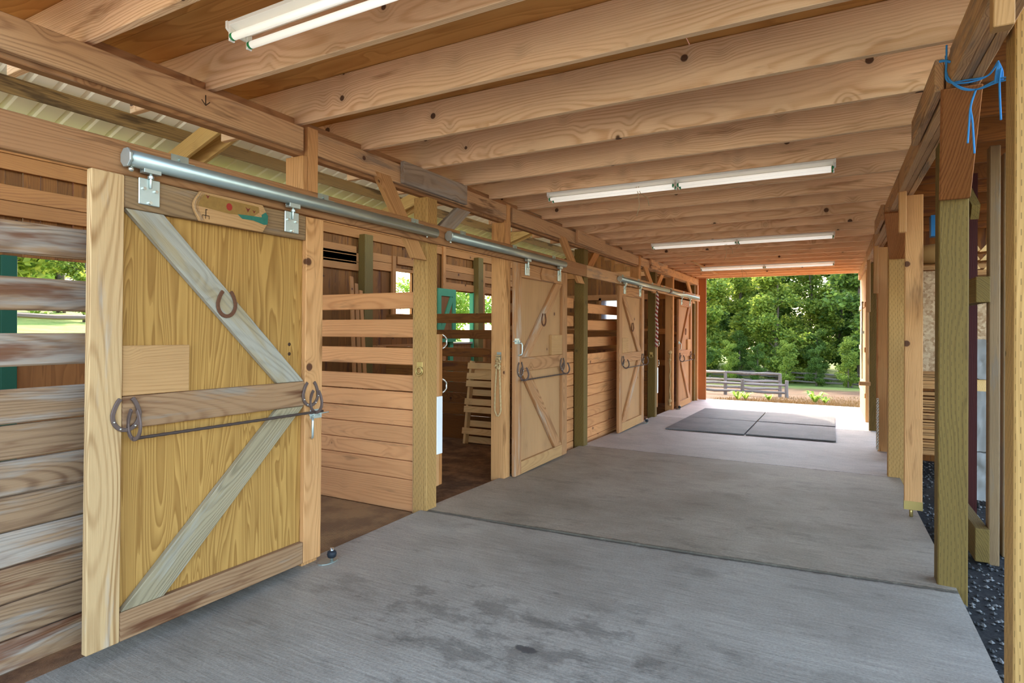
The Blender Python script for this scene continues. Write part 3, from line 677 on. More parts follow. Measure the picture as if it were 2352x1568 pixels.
def sdoor(y0, W, z0, z1, flip, near, lab):
    xf = -2.868; T = .038; t = thing('sliding_door', lab, 'door', (xf-.03, y0+W/2, z0), 'sliding stall doors')
    Y = (lambda s: y0+W-s) if flip else (lambda s: y0+s)
    def B(s0, s1, a, c, x0, x1, g=None): return bx((x0, Y(s0), a), (x1, Y(s1), c), g)
    Z = V((0, 0, 1)); H = V((0, 1, 0))
    ms, mr, mb_, mt, mp = (M_dstile, M_drail, M_dbrace, M_dtop, M_ply) if near else (M_fdoor, M_fdoor, M_fdoor, M_fdoor, M_fpanel)
    zb, zt = z0, z1; zm0, zm1 = z0+.975 if near else z0+1.03, z0+1.125 if near else z0+1.18
    if not near: zm0, zm1 = z0+1.08, z0+1.225
    obj('panel', B(.02, W-.02, zb+.01, zt-.01, xf-T-.014, xf-T, Z), mp, t)
    obj('stile', B(0, .14, zb, zt, xf-T, xf, Z), ms, t, bevel=.004)
    obj('stile', B(W-.14, W, zb, zt, xf-T, xf, Z), ms if not near else M_post, t, bevel=.004)
    obj('top_rail', B(.142, W-.142, zt-.148, zt, xf-T, xf-.004, H), mt, t, bevel=.004)
    obj('middle_rail', B(.142, W-.142, zm0, zm1, xf-T, xf-.002, H), mr, t, bevel=.004)
    obj('bottom_rail', B(.142, W-.142, zb, zb+.132, xf-T, xf-.002, H), mr if near else M_pale, t, bevel=.004)
    def br(s0a, s0b, za, s1a, s1b, zc):
        b = MB().prism([(xf-T, Y(s0a), za), (xf-T, Y(s0b), za), (xf-T, Y(s1b), zc), (xf-T, Y(s1a), zc)], (T-.003, 0, 0), V((0, Y(s1a)-Y(s0a), zc-za)))
        obj('brace', b, mb_, t, bevel=.004)
    e = .17
    br(.146, .146+e+.01, zt-.15, W-.34, W-.146, zm1+.002)
    br(W-.34, W-.146, zm0-.002, .146, .146+e+.03, zb+.134)
    # square of board over the middle rail
    sq = B(.146, .47, zm1+.002, zm1+.236, xf-T, xf-.012, H) if near else (B(.15, .45, zm1+.002, zm1+.235, xf-T, xf, H))
    obj('square_board', sq, M_pale, t, bevel=.003)
    # horseshoe on the upper brace
    sh = (W*.50 if near else W*.5)
    zc_ = zm1+.46 if near else zm1+.43
    o, path = horseshoe(t, 'horseshoe', (xf+.003, Y(.666 if near else W*.5), z0+1.575 if near else z0+1.63), .105, .125, 'x', M_rust)
    # bar hooks: a flat shoe and one standing out from the door
    zr = z0+1.04 if near else z0+1.1
    for s in (.155, W-.10):
        o, path = horseshoe(t, 'horseshoe_hook', (xf+.006, Y(s), zr), .118, .135, 'x', M_iron)
        nails(t, path, (1, 0, 0), (6, 9, 14, 17))
        c = V((xf+.052, Y(s+.01 if s < .5 else s), zr-.045)); horseshoe(t, 'horseshoe_hook', c, .10, .125, 'y', M_iron)
    p0, p1 = V((xf+.05, Y(.16), zr-.105)), V((xf+.05, Y(W-.04), zr-.105)); n = 40
    pts = [p0.lerp(p1, i/n) for i in range(n+1)]
    obj('iron_bar', MB().tube(pts, [.0085 if i % 2 else .007 for i in range(n+1)], 7), M_rebar, t)
    # latch and pull handle
    sl = W-.055; zl = z0+.915 if near else z0+1.2
    if flip: sl = W-.03; zl = z0+1.4
    if near or flip:
        b = MB(); b.box((xf, Y(sl-.045), zl-.028), (xf+.004, Y(sl+.05), zl+.03)); b.tube([(xf+.012, Y(sl-.06), zl), (xf+.012, Y(sl+.10), zl+.002)], [.007, .004], 8)
        b.box((xf, Y(sl-.03), zl-.012), (xf+.02, Y(sl-.01), zl+.012)); b.box((xf, Y(sl+.02), zl-.012), (xf+.02, Y(sl+.035), zl+.012))
        obj('latch_bolt', b, M_zinc, t, bevel=.001)
        zz = zl-.02; ss = sl-.05
        b = MB().tube([(xf, Y(ss+.02), zz), (xf+.03, Y(ss), zz), (xf+.035, Y(ss-.004), zz-.02), (xf+.035, Y(ss-.004), zz-.10), (xf+.03, Y(ss), zz-.118), (xf, Y(ss+.022), zz-.13)], .0075, 8)
        obj('pull_handle', b, M_zinc, t)
    # hangers
    for s in ((.20, .30), (W-.31, W-.205)):
        sm_ = (s[0]+s[1])/2; hb = obj('hanger_plate', B(s[0], s[1], zt-.12, zt+.005, xf, xf+.006), M_zinc, t, bevel=.004)
        b = MB()
        for q, zz in ((s[0]+.022, zt-.045), (s[1]-.022, zt-.05), (sm_, zt-.108)): b.tube([(xf+.006, Y(q), zz), (xf+.016, Y(q), zz)], .0085, 6, smooth=False)
        obj('bolt', b, M_steel, hb)
        b = MB(); b.tube([(xf+.014, Y(sm_), zt-.04), (xf+.014, Y(sm_), zt+.05)], .007, 8); b.tube([(xf+.014, Y(sm_), zt+.004), (xf+.014, Y(sm_), zt+.018)], .014, 6, smooth=False)
        b.box((xf-.004, Y(sm_-.04), zt+.028), (xf+.03, Y(sm_+.04), zt+.04)); b.box((xf-.006, Y(sm_-.04), zt+.028), (xf-.002, Y(sm_+.04), zt+.062)); b.box((xf+.028, Y(sm_-.04), zt+.028), (xf+.032, Y(sm_+.04), zt+.055))
        obj('trolley', b, M_zinc, t, bevel=.001)
    return t, Y, xf
d1, Y1, xf = sdoor(1.385, 1.352, .055, 2.203, False, True, 'near sliding door of plywood with grey diagonal braces and a painted plaque')
d1.rotation_euler.x = math.radians(-.45)
# knots holes on door 1
b = MB()
for z in (1.41, 1.352): b.tube([(xf-.0379, 2.505, z), (xf-.037, 2.505, z)], .011, 10)
obj('bolt_hole', b, M_dark, d1)
# painted plaque on the top rail
pz0, pz1, py0, py1 = 2.052, 2.205, 1.85, 2.30
def plq(y0, y1, z0, z1, bulge):
    pts = []; n = 10; zc = (z0+z1)/2
    for i in range(n+1):
        a = i/n; z = z0+(z1-z0)*a; pts.append((xf-.002, y1-.035*1+bulge*math.sin(PI*a)**1.2, z))
    for i in range(n, -1, -1):
        a = i/n; z = z0+(z1-z0)*a; pts.append((xf-.002, y0+.035-bulge*math.sin(PI*a)**1.2, z))
    return pts
pq = obj('painted_plaque', MB().prism(plq(py0, py1, pz0, pz1, .036), (.018, 0, 0), V((0, 1, 0))), M_pale, d1, bevel=.003); pq['label'] = 'wooden plaque painted with a farm scene'
xp = xf+.0165
def paint(nm, pts, col, dx=0., par=pq): return obj(nm, MB().prism([(xp+dx, p[0], p[1]) for p in pts], (.0004, 0, 0)), plain('paint_'+col, col, .6, 0, .5, 45), par)
paint('painted_field', [(1.865, 2.128), (1.868, 2.17), (1.9, 2.193), (2.235, 2.19), (2.24, 2.16), (2.2, 2.13), (2.05, 2.118)], '8f6a33')
paint('painted_hills', [(2.10, 2.125), (2.13, 2.105), (2.2, 2.108), (2.27, 2.095), (2.295, 2.1), (2.298, 2.15), (2.282, 2.168), (2.255, 2.15), (2.255, 2.135), (2.16, 2.13)], '2f6a56', .0003)
paint('painted_apple', [(2.05+.018*math.cos(a*PI/6), 2.155+.020*math.sin(a*PI/6)) for a in range(12)], '9a2f20', .0003)
b = MB()
for cx, cz, s in ((1.925, 2.185, 1), (2.165, 2.162, 1.3), (2.205, 2.158, .9)): b.prism([(xp+.0003, cx, cz-.012*s), (xp+.0003, cx+.012*s, cz+.01*s), (xp+.0003, cx, cz+.002*s), (xp+.0003, cx-.012*s, cz+.01*s)], (.0004, 0, 0))
obj('painted_tulip', b, plain('paint_tulip', '6f2d1e', .6), pq)
b = MB()
for (a0, a1, c0, c1) in ((1.895, 1.935, 2.083, 2.087), (1.895, 1.898, 2.068, 2.087), (1.912, 1.915, 2.068, 2.087), (1.932, 1.935, 2.068, 2.087), (1.913, 1.918, 2.087, 2.118), (1.913, 1.925, 2.114, 2.118)): b.box((xp, a0, c0), (xp+.0006, a1, c1))
obj('painted_horse', b, M_dark, pq)
b = MB()
for i in range(3):
    pts = [p for p in plq(py0+.006+i*.008, py1, pz0+.004, pz1-.004, .036)[11:]]
    b.strip([V((xp+.0005, p[1], p[2])) for p in pts], (1, 0, 0), .0025, .0008)
obj('plaque_groove', b, M_drail, pq)
d2, _, _ = sdoor(5.37, 1.352, -.02, 2.20, True, False, 'second sliding door, frame facing the aisle with a horseshoe on its upper brace')
# round scalloped board on door 2 top rail
b = MB().prism([(-2.871, 5.98, 2.055), (-2.871, 6.30, 2.055), (-2.871, 6.30, 2.197), (-2.871, 5.99, 2.197), (-2.871, 5.955, 2.13)], (.02, 0, 0), V((0, 1, 0))); obj('scalloped_board', b, M_fdoor, d2, bevel=.003)
d3, _, _ = sdoor(8.76, 1.352, -.085, 2.19, False, False, 'third sliding door, seen edge-on beyond the second treated post')
d4, _, _ = sdoor(12.75, 1.352, -.165, 2.17, True, False, 'farthest sliding door, brightly lit beside the end opening')
# tracks
def track(y0, y1, z, lab, cap=True, r=.036):
    xt = -2.852; t = thing('door_track', lab, 'track', (xt, (y0+y1)/2, z-r), 'galvanised door tracks')
    n = 18; b = MB()
    pts0 = [(xt+r*math.cos(2*PI*i/n), z+r*1.08*math.sin(2*PI*i/n)) for i in range(n)]
    vs_ = [(p[0], y, p[1]) for y in (y0, y1) for p in pts0]
    b.add(vs_, [(i, (i+1) % n, n+(i+1) % n, n+i) for i in range(n)]+[tuple(range(n-1, -1, -1)), tuple(range(n, 2*n))], V((0, 1, 0)), smooth=True)
    o = obj('rail_tube', b, M_galv, t)
    if cap:
        b = MB().prism([(xt+.043*math.cos(2*PI*i/8+PI/8), y0-.006, z+.046*math.sin(2*PI*i/8+PI/8)) for i in range(8)], (0, .012, 0)); obj('end_cap', b, M_zinc, t, bevel=.002)
        b = MB().ball((xt, y0+.02, z-.05), .013, 8); b.tube([(xt, y0+.02, z-.05), (xt, y0+.02, z-.03)], .008, 6); obj('cap_bolt', b, M_steel, t)
        b = MB().ball((xt, y1-.12, z-.046), .009, 8); obj('stop_bolt', b, M_steel, t)
    nb = max(3, int((y1-y0)/.75)); 
    for i in range(nb):
        y = y0+.28+(y1-y0-.5)*i/(nb-1)
        b = MB(); b.box((HX1, y-.045, z+.032), (xt+.01, y+.045, z+.040)); b.box((HX1, y-.045, z+.034), (HX1+.003, y+.045, z+.085)); b.tube([(HX1+.003, y, z+.062), (HX1+.012, y, z+.062)], .009, 6, smooth=False)
        obj('bracket', b, M_galv, t)
track(1.54, 3.95, 2.287, 'nearest galvanised door track above the plywood door')
track(4.14, 6.60, 2.292, 'second galvanised door track above the second door')
track(8.72, 11.85, 2.285, 'third galvanised track running on toward the far end')
track(11.89, 14.75, 2.272, 'last galvanised track above the farthest door', False)
one('track_coupling', MB().tube([(-2.852, 11.80, 2.282), (-2.852, 11.95, 2.281)], .042, 16), M_iron, 'dark coupling joining the two far tracks', 'coupling')
# floor stops
for y, lab in ((2.80, 'roller stop on the floor at the near door'), (10.18, 'roller stop on the floor at the third door'), (12.70, 'roller stop on the floor at the farthest door')):
    z = fz(y); t = thing('floor_roller', lab, 'roller', (-2.84, y, z), 'floor guide rollers')
    b = MB().prism([(-2.84+.05*math.cos(a*PI/8)-.02, y+.075*math.sin(a*PI/8)-.01, z) for a in range(16)], (0, 0, .006)); obj('base_plate', b, M_galv, t)
    b = MB().tube([(-2.835, y, z), (-2.835, y, z+.09)], .011, 8); obj('pin', b, M_steel, t)
    b = MB().tube([(-2.835, y, z+.026), (-2.835, y, z+.032), (-2.835, y, z+.05), (-2.835, y, z+.066), (-2.835, y, z+.072)], [.018, .027, .031, .027, .016], 14); obj('roller', b, M_black, t)
# latch boards at the open sides (second stall and fourth stall)
for y, lab in ((4.098, 'narrow latch board with two pull handles beside the first treated post'), (11.263, 'dark narrow latch board with pull handles beyond the hanging red rope')):
    z = fz(y); t = thing('latch_board', lab, 'board', (-2.97, y+.02, z+.13), 'latch boards by the open stalls')
    obj('batten', bx((-3.01, y, z+.17), (-2.945, y+.04, z+1.46), V((0, 0, 1))), M_post, t, bevel=.003)
    obj('white_strip', bx((-3.02, y-.003, z+.44), (-2.935, y+.075, z+.93)), M_pvc, t, bevel=.004)
    obj('strip_batten', bx((-2.99, y+.03, z+.17), (-2.95, y+.09, z+1.46), V((0, 0, 1))), M_girt, t, bevel=.003)
    for zc in (1.40, 1.02):
        p = [(-2.95, y+.09, z+zc+.055), (-2.94, y+.10, z+zc+.045), (-2.94, y+.135, z+zc+.02), (-2.94, y+.135, z+zc-.03), (-2.94, y+.10, z+zc-.055), (-2.95, y+.09, z+zc-.065)]
        obj('pull_handle', MB().tube(p, .007, 8), M_steel, t)
# tie ring on post
def ring(y, z, lab):
    t = thing('tie_ring', lab, 'ring', (-3.0, y-.01, z), 'tie rings on the posts')
    obj('ring_plate', bx((-3.045, y-.005, z+.02), (-2.985, y, z+.065)), M_brass, t, bevel=.004)
    for r, dz in ((.036, -.022), (.026, -.016)):
        obj('ring', MB().tube([(-3.015+r*math.sin(a*PI/10), y-.014-dz*.2, z+.01+dz-r*math.cos(a*PI/10)) for a in range(21)], .0045, 6), M_brass, t)
ring(3.955, 1.165, 'brass tie ring on the first treated post'); ring(11.12, 1.02, 'brass tie ring on the third treated post')
# ropes
def twist(path, r, m, name, par, turns=22, strands=(0, PI)):
    pts = []; n = len(path)
    b = MB()
    for s0 in strands:
        q = []
        for i, p in enumerate(path):
            a = s0+turns*2*PI*i/(n-1); q.append(V(p)+V((math.cos(a)*r*.55, math.sin(a)*r*.55, 0)))
        b.tube(q, r*.72, 6)
    return obj(name, b, m, par)
y = 5.272; cx = -3.0
t = thing('hanging_rope', 'looped hemp rope hanging on the door post beside the second door', 'rope', (cx, y-.02, .55))
path = []
for i in range(121):
    a = i/120
    if a < .45: k = a/.45; path.append((cx-.012-.030*math.sin(PI*k*.55), y-.022, 1.22-.55*k))
    elif a < .55: k = (a-.45)/.1; path.append((cx-.042+.07*k, y-.022, .67-.055*math.sin(PI*k)))
    else: k = (a-.55)/.45; path.append((cx+.028-.02*k, y-.022, .67+.55*k))
twist(path, .0105, M_rope, 'loop', t, 46)
b = MB(); R4 = random.Random(5)
for i in range(7):
    q = [(cx+R4.uniform(-.04, .03), y-.02-R4.uniform(0, .02), 1.22-.02*i+R4.uniform(-.02, .02)) for _ in range(4)]; b.tube(q, .009, 6)
obj('knot', b, M_rope, t)
obj('hook_plate', bx((cx-.03, y-.006, 1.19), (cx+.02, y, 1.27)), M_galv, t)
yy = 11.02
t = thing('braided_rope', 'red and white braided lead rope hanging by the third post', 'rope', (-2.88, yy, .95))
path = [(-2.885+.01*math.sin(i*.13), yy+.012*math.sin(i*.08), 2.19-1.0*i/90) for i in range(91)]
twist(path, .022, M_ropered, 'red_strand', t, 13, (0,)); twist(path, .022, M_ropewhite, 'white_strand', t, 13, (PI,))
b = MB(); b.tube([(-2.93, yy, 2.23), (-2.88, yy, 2.22), (-2.87, yy, 2.19), (-2.885, yy, 2.17)], .012, 6); obj('hook', b, M_iron, t)
t = thing('knotted_rope', 'pale knotted rope hanging on the post before the last door', 'rope', (-2.95, 12.5, -.1))
path = [(-2.99+.006*math.sin(i*.3), 12.495, 1.03-1.1*i/80) for i in range(81)]
twist(path, .016, M_rope, 'strand', t, 24); b = MB()
for z, r in ((1.04, .045), (.88, .03), (.02, .04), (-.06, .03)): b.ball((-2.99, 12.49, z), r, 8)
obj('knot', b, M_rope, t)
# pallets in the second stall
def pallet(o, lean, lab):
    t = thing('pallet', lab, 'pallet', o, 'pallets leaning in the second stall')
    o = V(o)
    for i, xx in enumerate((.0, .50, 1.0)): obj('stringer', bx(o+V((xx, -.09, 0)), o+V((xx+.04, 0, 1.2)), V((0, 0, 1))), M_pal, t, bevel=.003)
    for z in (.14, .45, .56, .82, .93, 1.08):
        obj('deck_board', bx(o+V((-.02, -.108, z)), o+V((1.06, -.091, z+.09)), V((1, 0, 0))), M_pal, t, bevel=.003)
    for z in (.02, .25, .7, 1.0): obj('back_board', bx(o+V((-.02, .001, z)), o+V((1.06, .016, z+.09)), V((1, 0, 0))), M_pal, t, bevel=.003)
    t.rotation_euler.x = lean
pallet((-4.68, 7.24, gz(7.3)), math.radians(-9), 'pale pine pallet leaning on the partition in the second stall')
# kicked boards leaning in stall 2
for i in range(3):
    one('loose_board', MB().board((-6.1+i*.02, 6.5+.1*i, gz(6.7)), (-6.42, 6.72+.1*i, 2.3-.1*i), (0, 1, 0), .07, .02), M_girt, ['tallest', 'middle', 'shortest'][i]+' loose board leaning on the back wall of the second stall', 'board', 'loose boards leaning in the second stall')
# ================================================================== LIGHT FIXTURES
def lamp(x0, x1, y, z, lab, wire=None):
    t = thing('strip_light', lab, 'lamp', ((x0+x1)/2, y, z-.08), 'fluorescent strip lights under the joists')
    L = x1-x0
    b = MB().prism([(x0, y-.055, z), (x0, y+.055, z), (x0, y+.055, z-.018), (x0, y+.024, z-.036), (x0, y-.024, z-.036), (x0, y-.055, z-.018)], (L, 0, 0), V((1, 0, 0)))
    obj('housing', b, M_white, t, bevel=.002)
    for xx in (x0-.004, x1-.008):
        b = MB().prism([(xx, y-.06, z), (xx, y+.06, z), (xx, y+.06, z-.03), (xx, y+.036, z-.048), (xx, y-.036, z-.048), (xx, y-.06, z-.03)], (.012, 0, 0)); obj('end_plate', b, M_white, t)
    for k in range(2):
        a, c = x0+L*k/2+.02, x0+L*(k+1)/2-.02
        for dy in (-.042, .042):
            o = obj('tube', MB().tube([(a+.008, y+dy, z-.064), (c-.008, y+dy, z-.064)], .0155, 12), M_tube, t)
            for q in (a, c): obj('green_ring', MB().tube([(q-.004, y+dy, z-.064), (q+.01, y+dy, z-.064)], .016, 12), M_greenring, o)
            for q in (a-.012, c+.004): obj('socket', bx((q, y+dy-.013, z-.084), (q+.010, y+dy+.013, z-.02)), M_white, o, bevel=.002)
    if wire:
        b = MB()
        for i, (dx, ln) in enumerate(((0, .30), (.02, .22))):
            b.tube([(wire+dx, y-.02, z-.02), (wire+dx+.03, y-.05, z-.1), (wire+dx+.05+.05*i, y-.07, z-ln*.7), (wire+dx+.02+.09*i, y-.06, z-ln)], .003, 5)
        obj('loose_wire', b, M_wire, t)
lamp(-2.24, .10, 1.665, 2.792, 'nearest double-tube strip light, its green-ringed tube ends showing')
lamp(-2.36, .02, 5.10, 2.792, 'second strip light, trailing short wires over the middle of the aisle', -1.52)
lamp(-2.37, .03, 8.78, 2.792, 'third strip light, trailing curled wires', -1.35)
lamp(-2.36, .04, 12.45, 2.792, 'farthest strip light, half hidden by joists', -1.6)
one('nailed_batten', MB().board((-2.3, 11.3, 2.785), (-2.28, 14.0, 2.775), (1, 0, 0), .06, .015), M_pale, 'pale batten nailed under the far joists', 'batten')
# ================================================================== RUBBER MATS
for i, (x0, x1) in enumerate(((-2.38, -1.185), (-1.165, .055))):
    for j, (y0, y1) in enumerate(((9.64, 11.36), (11.37, 13.08))):
        za, zc = fz(y0)+.006, fz(y1)+.006
        b = MB(); b.add([(x0, y0+.06*i, za), (x1, y0+.06*i+.04, za), (x1, y1, zc), (x0, y1, zc), (x0, y0+.06*i, za+.018), (x1, y0+.06*i+.04, za+.018), (x1, y1, zc+.018), (x0, y1, zc+.018)],
                         [(3, 2, 1, 0), (4, 5, 6, 7), (0, 1, 5, 4), (1, 2, 6, 5), (2, 3, 7, 6), (3, 0, 4, 7)])
        one('rubber_mat', b, M_mat, f'{["near", "far"][j]} {["left", "right"][i]} black rubber mat of the four on the aisle floor', 'mat', 'rubber mats on the aisle floor', .003)
# ================================================================== RIGHT SIDE
post('treated_post', (.555, 4.28, -.12), (.70, 4.42, 2.62), M_pt, 'wide greenish treated post at the right slab edge with the red knee board', 'treated posts along the right side')
post('treated_post', (.535, 7.52, -.2), (.70, 7.66, 2.62), M_ptw, 'treated post behind the hanging stub post on the right', 'treated posts along the right side')
post('treated_post', (.545, 11.4, -.3), (.69, 11.54, 2.62), M_pt, 'third treated post down the right side', 'treated posts along the right side')
post('treated_post', (.605, 2.86, -.12), (.76, 3.0, 3.0), M_ptw, 'orange treated post at the right edge of the picture', 'treated posts along the right side')
t = thing('hung_post', 'stub post hanging clear of the floor on a metal pin', 'post', (.59, 5.87, 0))
obj('stud', bx((.53, 5.84, .06), (.655, 5.88, 2.62), V((0, 0, 1))), M_post, t, bevel=.004); obj('shoe', bx((.528, 5.836, .03), (.657, 5.884, .10)), M_brass, t); obj('pin', MB().tube([(.58, 5.86, -.03), (.58, 5.86, .04)], .014, 8), M_brass, t)
post('side_stud', (.54, 9.28, -.12), (.66, 9.32, 2.62), M_post, 'dark stud past the second right post', 'studs along the right side')
post('side_stud', (.545, 9.6, -.12), (.66, 9.64, 2.62), M_girt, 'stud behind the dark stud on the right', 'studs along the right side')
post('side_stud', (.545, 12.6, -.2), (.66, 12.64, 2.62), M_post, 'stud beside the sunlit end panel on the right', 'studs along the right side')
for i, (y0, y1, x0) in enumerate(((2.52, 3.32, .47), (3.33, 7.2, .475), (7.21, 11.3, .49), (11.31, 15.2, .51))):
    t = thing('support_beam', ['near length of the right laminated beam above the red knee board', 'length of the right beam above the hanging stub post', 'length of the right beam past the second right post', 'far length of the right beam'][i], 'beam', (x0+.06, (y0+y1)/2, 2.63), 'right timber beam lengths')
    for j in range(3): obj('ply', bx((x0+.04*j, y0, 2.63+.004*(j % 2)), (x0+.04*j+.038, y1, 2.79)), M_beam, t, bevel=.004)
one('splice_board', bx((.43, 3.45, 2.645), (.468, 4.40, 2.80)), M_beam, 'rough splice board nailed on the right beam above the wide post', 'board', None, .005)
one('splice_board', bx((.44, 7.15, 2.64), (.475, 8.2, 2.80)), M_beam, 'rough splice board nailed on the right beam above the second post', 'board', None, .005)
for y, x, s, l in ((4.278, .553, .147, 'reddish knee board nailed on the wide treated post, tied with blue twine'), (7.518, .54, .155, 'reddish knee board nailed on the second right post')):
    b = MB().prism([(x, y-.002, 2.27), (x, y-.04, 2.27), (x-.11, y-.975, 2.60), (x-.11, y-.90, 2.628)], (s, 0, 0), V((0, -.75, .34))); one('knee_board', b, M_knee, l, 'board', 'knee boards on the right posts', .004)
post('beam_stud', (.475, 5.72, 2.30), (.53, 5.76, 2.79), M_post, 'short stud hung from the right beam by the stub post', 'short studs on the right beam')
post('beam_stud', (.485, 9.2, 2.0), (.54, 9.24, 2.79), M_post, 'short stud hung from the right beam by the dark stud', 'short studs on the right beam')
post('beam_stud', (.49, 11.0, 1.8), (.54, 11.04, 2.79), M_pale, 'short stud hung from the right beam near the sunlit panel', 'short studs on the right beam')
b = MB().board((.74, 4.35, 2.2), (.74, 5.1, 2.66), (0, 0, 1), .09, .04); one('knee_brace', b, M_pt, 'slim knee brace behind the wide treated post', 'brace', None)
one('top_cleat', bx((.464, 2.46, 2.50), (.521, 2.515, 3.0), V((0, 0, 1))), M_pale, 'pale cleat beside the orange post at the top right', 'board', None, .003)
# end panel in the sun at the far right
t = thing('wall_right', 'sunlit plywood end panel at the right of the far opening', 'wall', (.56, 13.9, -.3), kind='structure')
obj('sheet', bx((.555, 12.7, -.25), (.575, 15.3, 2.63), V((0, 0, 1))), M_pale, t)
for z in (.25, 1.1, 1.95): obj('batten', bx((.535, 12.75, z), (.555, 15.28, z+.09)), M_pale, t, bevel=.003)
t = thing('cane_bolt', 'long bent steel door bolt on the sunlit end panel', 'bolt', (.52, 13.0, .6))
obj('rod', MB().tube([(.534, 13.2, 2.05), (.50, 13.2, 2.05), (.50, 12.9, 2.05), (.50, 12.9, .6)], .013, 8), M_galv, t); obj('bracket', bx((.5, 12.86, 1.45), (.534, 12.96, 1.5)), M_galv, t)
one('peg_shelf', bx((.40, 11.31, .60), (.56, 11.399, .66)), M_post, 'small wooden ledge on the third right post', 'shelf', None, .003)
t = thing('hanging_chain', 'pale chain hanging down by the second right post', 'chain', (.50, 8.9, -.05)); b = MB()
for i in range(34):
    z = .60-.02*i; c = V((.53, 9.1, z)); q = (0, 1) if i % 2 else (1, 0)
    b.tube([c+V((q[0]*.012*math.cos(a*PI/5), q[1]*.012*math.cos(a*PI/5), .016*math.sin(a*PI/5))) for a in range(11)], .0045, 5)
obj('link', b, M_steel, t)
# blue twine
t = thing('baling_twine', 'bright blue twine tied round the right beam and post', 'twine', (.55, 3.4, 2.3)); b = MB()
def tw(pts, r=.004):
    P = [V(p) for p in pts]; q = []
    for i in range(len(P)-1):
        p0, p1, p2, p3 = P[max(0, i-1)], P[i], P[i+1], P[min(len(P)-1, i+2)]
        for k in range(8):
            s = k/8; q.append(.5*((2*p1)+(p2-p0)*s+(2*p0-5*p1+4*p2-p3)*s*s+(3*p1-p0-3*p2+p3)*s**3))
    q.append(P[-1]); b.tube(q, r, 6)
for d in (0, .012):
    tw([(.455, 3.30, 2.80), (.455, 3.30, 2.72+d), (.46, 3.31, 2.64), (.53, 3.30, 2.615+d), (.60, 3.28, 2.625), (.625, 3.22, 2.66)])
    tw([(.455, 3.32, 2.76), (.458, 3.30, 2.66), (.50, 3.28, 2.595-d*.5), (.56, 3.26, 2.565), (.63, 3.2, 2.565+d), (.70, 3.15, 2.55)])
    tw([(.555, 3.26, 2.565), (.535, 3.25, 2.49), (.53+d, 3.25, 2.42), (.525+d*2, 3.25, 2.33-d*4)])
tw([(.63, 3.2, 2.62), (.625, 3.2, 2.55), (.63, 3.2, 2.40)]); tw([(.43, 3.31, 2.735), (.45, 3.30, 2.73), (.47, 3.30, 2.72)], .006)
for k in range(5): tw([(.612+.006*k, 3.21, 2.565), (.616+.005*k, 3.21, 2.61), (.625, 3.22, 2.655)])
obj('cord', b, M_blue, t)
# lumber store behind the right posts
one('red_pole', MB().box((.985, 6.05, -.2), (1.045, 6.11, 2.793), V((0, 0, 1))), M_mahog, 'dark red pole standing behind the wide treated post', 'pole')
post('rack_stud', (.963, 5.2, -.14), (1.025, 5.29, 2.793), M_stud2, 'grey-brown stud right of the wide treated post', 'studs of the lumber rack')
post('rack_stud', (1.09, 5.45, -.14), (1.15, 5.54, 2.793), M_stud2, 'stud half hidden beside the orange post', 'studs of the lumber rack')
for z0, z1, l in ((1.70, 1.88, 'upper cut beam stub jutting from the lumber rack'), (-.1, .13, 'lower cut beam stub lying on the gravel by the rack')):
    one('beam_stub', bx((.88, 5.15, z0), (.961, 6.0, z1)), M_pt, l, 'beam', 'cut beam stubs of the rack', .004)
RY = 8.25
t = thing('lumber_rack', 'wooden rack holding boards behind the right posts', 'rack', (1.8, RY+.3, -.25))
for x in (1.25, 2.3): obj('upright', bx((x, RY-.06, -.22), (x+.09, RY-.02, 2.6), V((0, 0, 1))), M_stud2, t)
for z in (.08, .84, 2.2): obj('cross_bar', bx((.76, RY-.015, z), (3.2, RY+.5, z+.05), V((1, 0, 0))), M_rack, t)
one('strand_board', bx((.76, RY+.02, 1.03), (1.33, RY+.04, 2.19)), M_osb, 'sheet of strand board standing on the lumber rack', 'board')
one('strand_board', bx((1.36, RY+.06, 1.25), (2.3, RY+.08, 2.10)), M_osb, 'second strand board sheet leaning behind the red pole', 'board')
b = MB(); b.tube([(.82, RY+.15, 2.36), (.87, RY+.15, 2.39), (1.05, RY+.15, 2.40), (1.2, RY+.15, 2.36)], [.05, .11, .12, .06], 12); one('sack', b, M_sack, 'tan sack lying on top of the lumber rack', 'sack')
one('blue_jug', bx((.97, 8.02, 2.56), (1.05, 8.15, 2.793)), M_bluebox, 'blue plastic jug hung from a joist just left of the wide treated post', 'jug')
R5 = random.Random(21); z = .135; i = 0
while z < .80:
    h = R5.choice((.018, .02, .022, .036)); y0 = RY-.01+R5.uniform(-.02, .03)
    one('stacked_board', bx((.77+R5.uniform(-.04, .03), y0, z), (3.0+R5.uniform(-.2, .1), y0+.14, z+h)), M_rack, f'thin board in the lower lumber stack, {ORD[i] if i < 20 else "upper"} from the bottom' if i < 20 else f'thin board high in the lower lumber stack, {ORD[i-20]} above the twentieth', 'board', 'boards stacked low in the lumber rack')
    z += h+R5.choice((.004, .006, .012, .02)); i += 1
z = .892
for i, h in enumerate((.036, .036, .02, .036)):
    one('stacked_board', bx((.765, RY-.02, z), (3.1, RY+.12, z+h)), M_rack, f'{ORD[i]} board from the bottom on the upper shelf of the rack', 'board', 'boards on the upper shelf of the rack'); z += h+.006
R6 = random.Random(4)
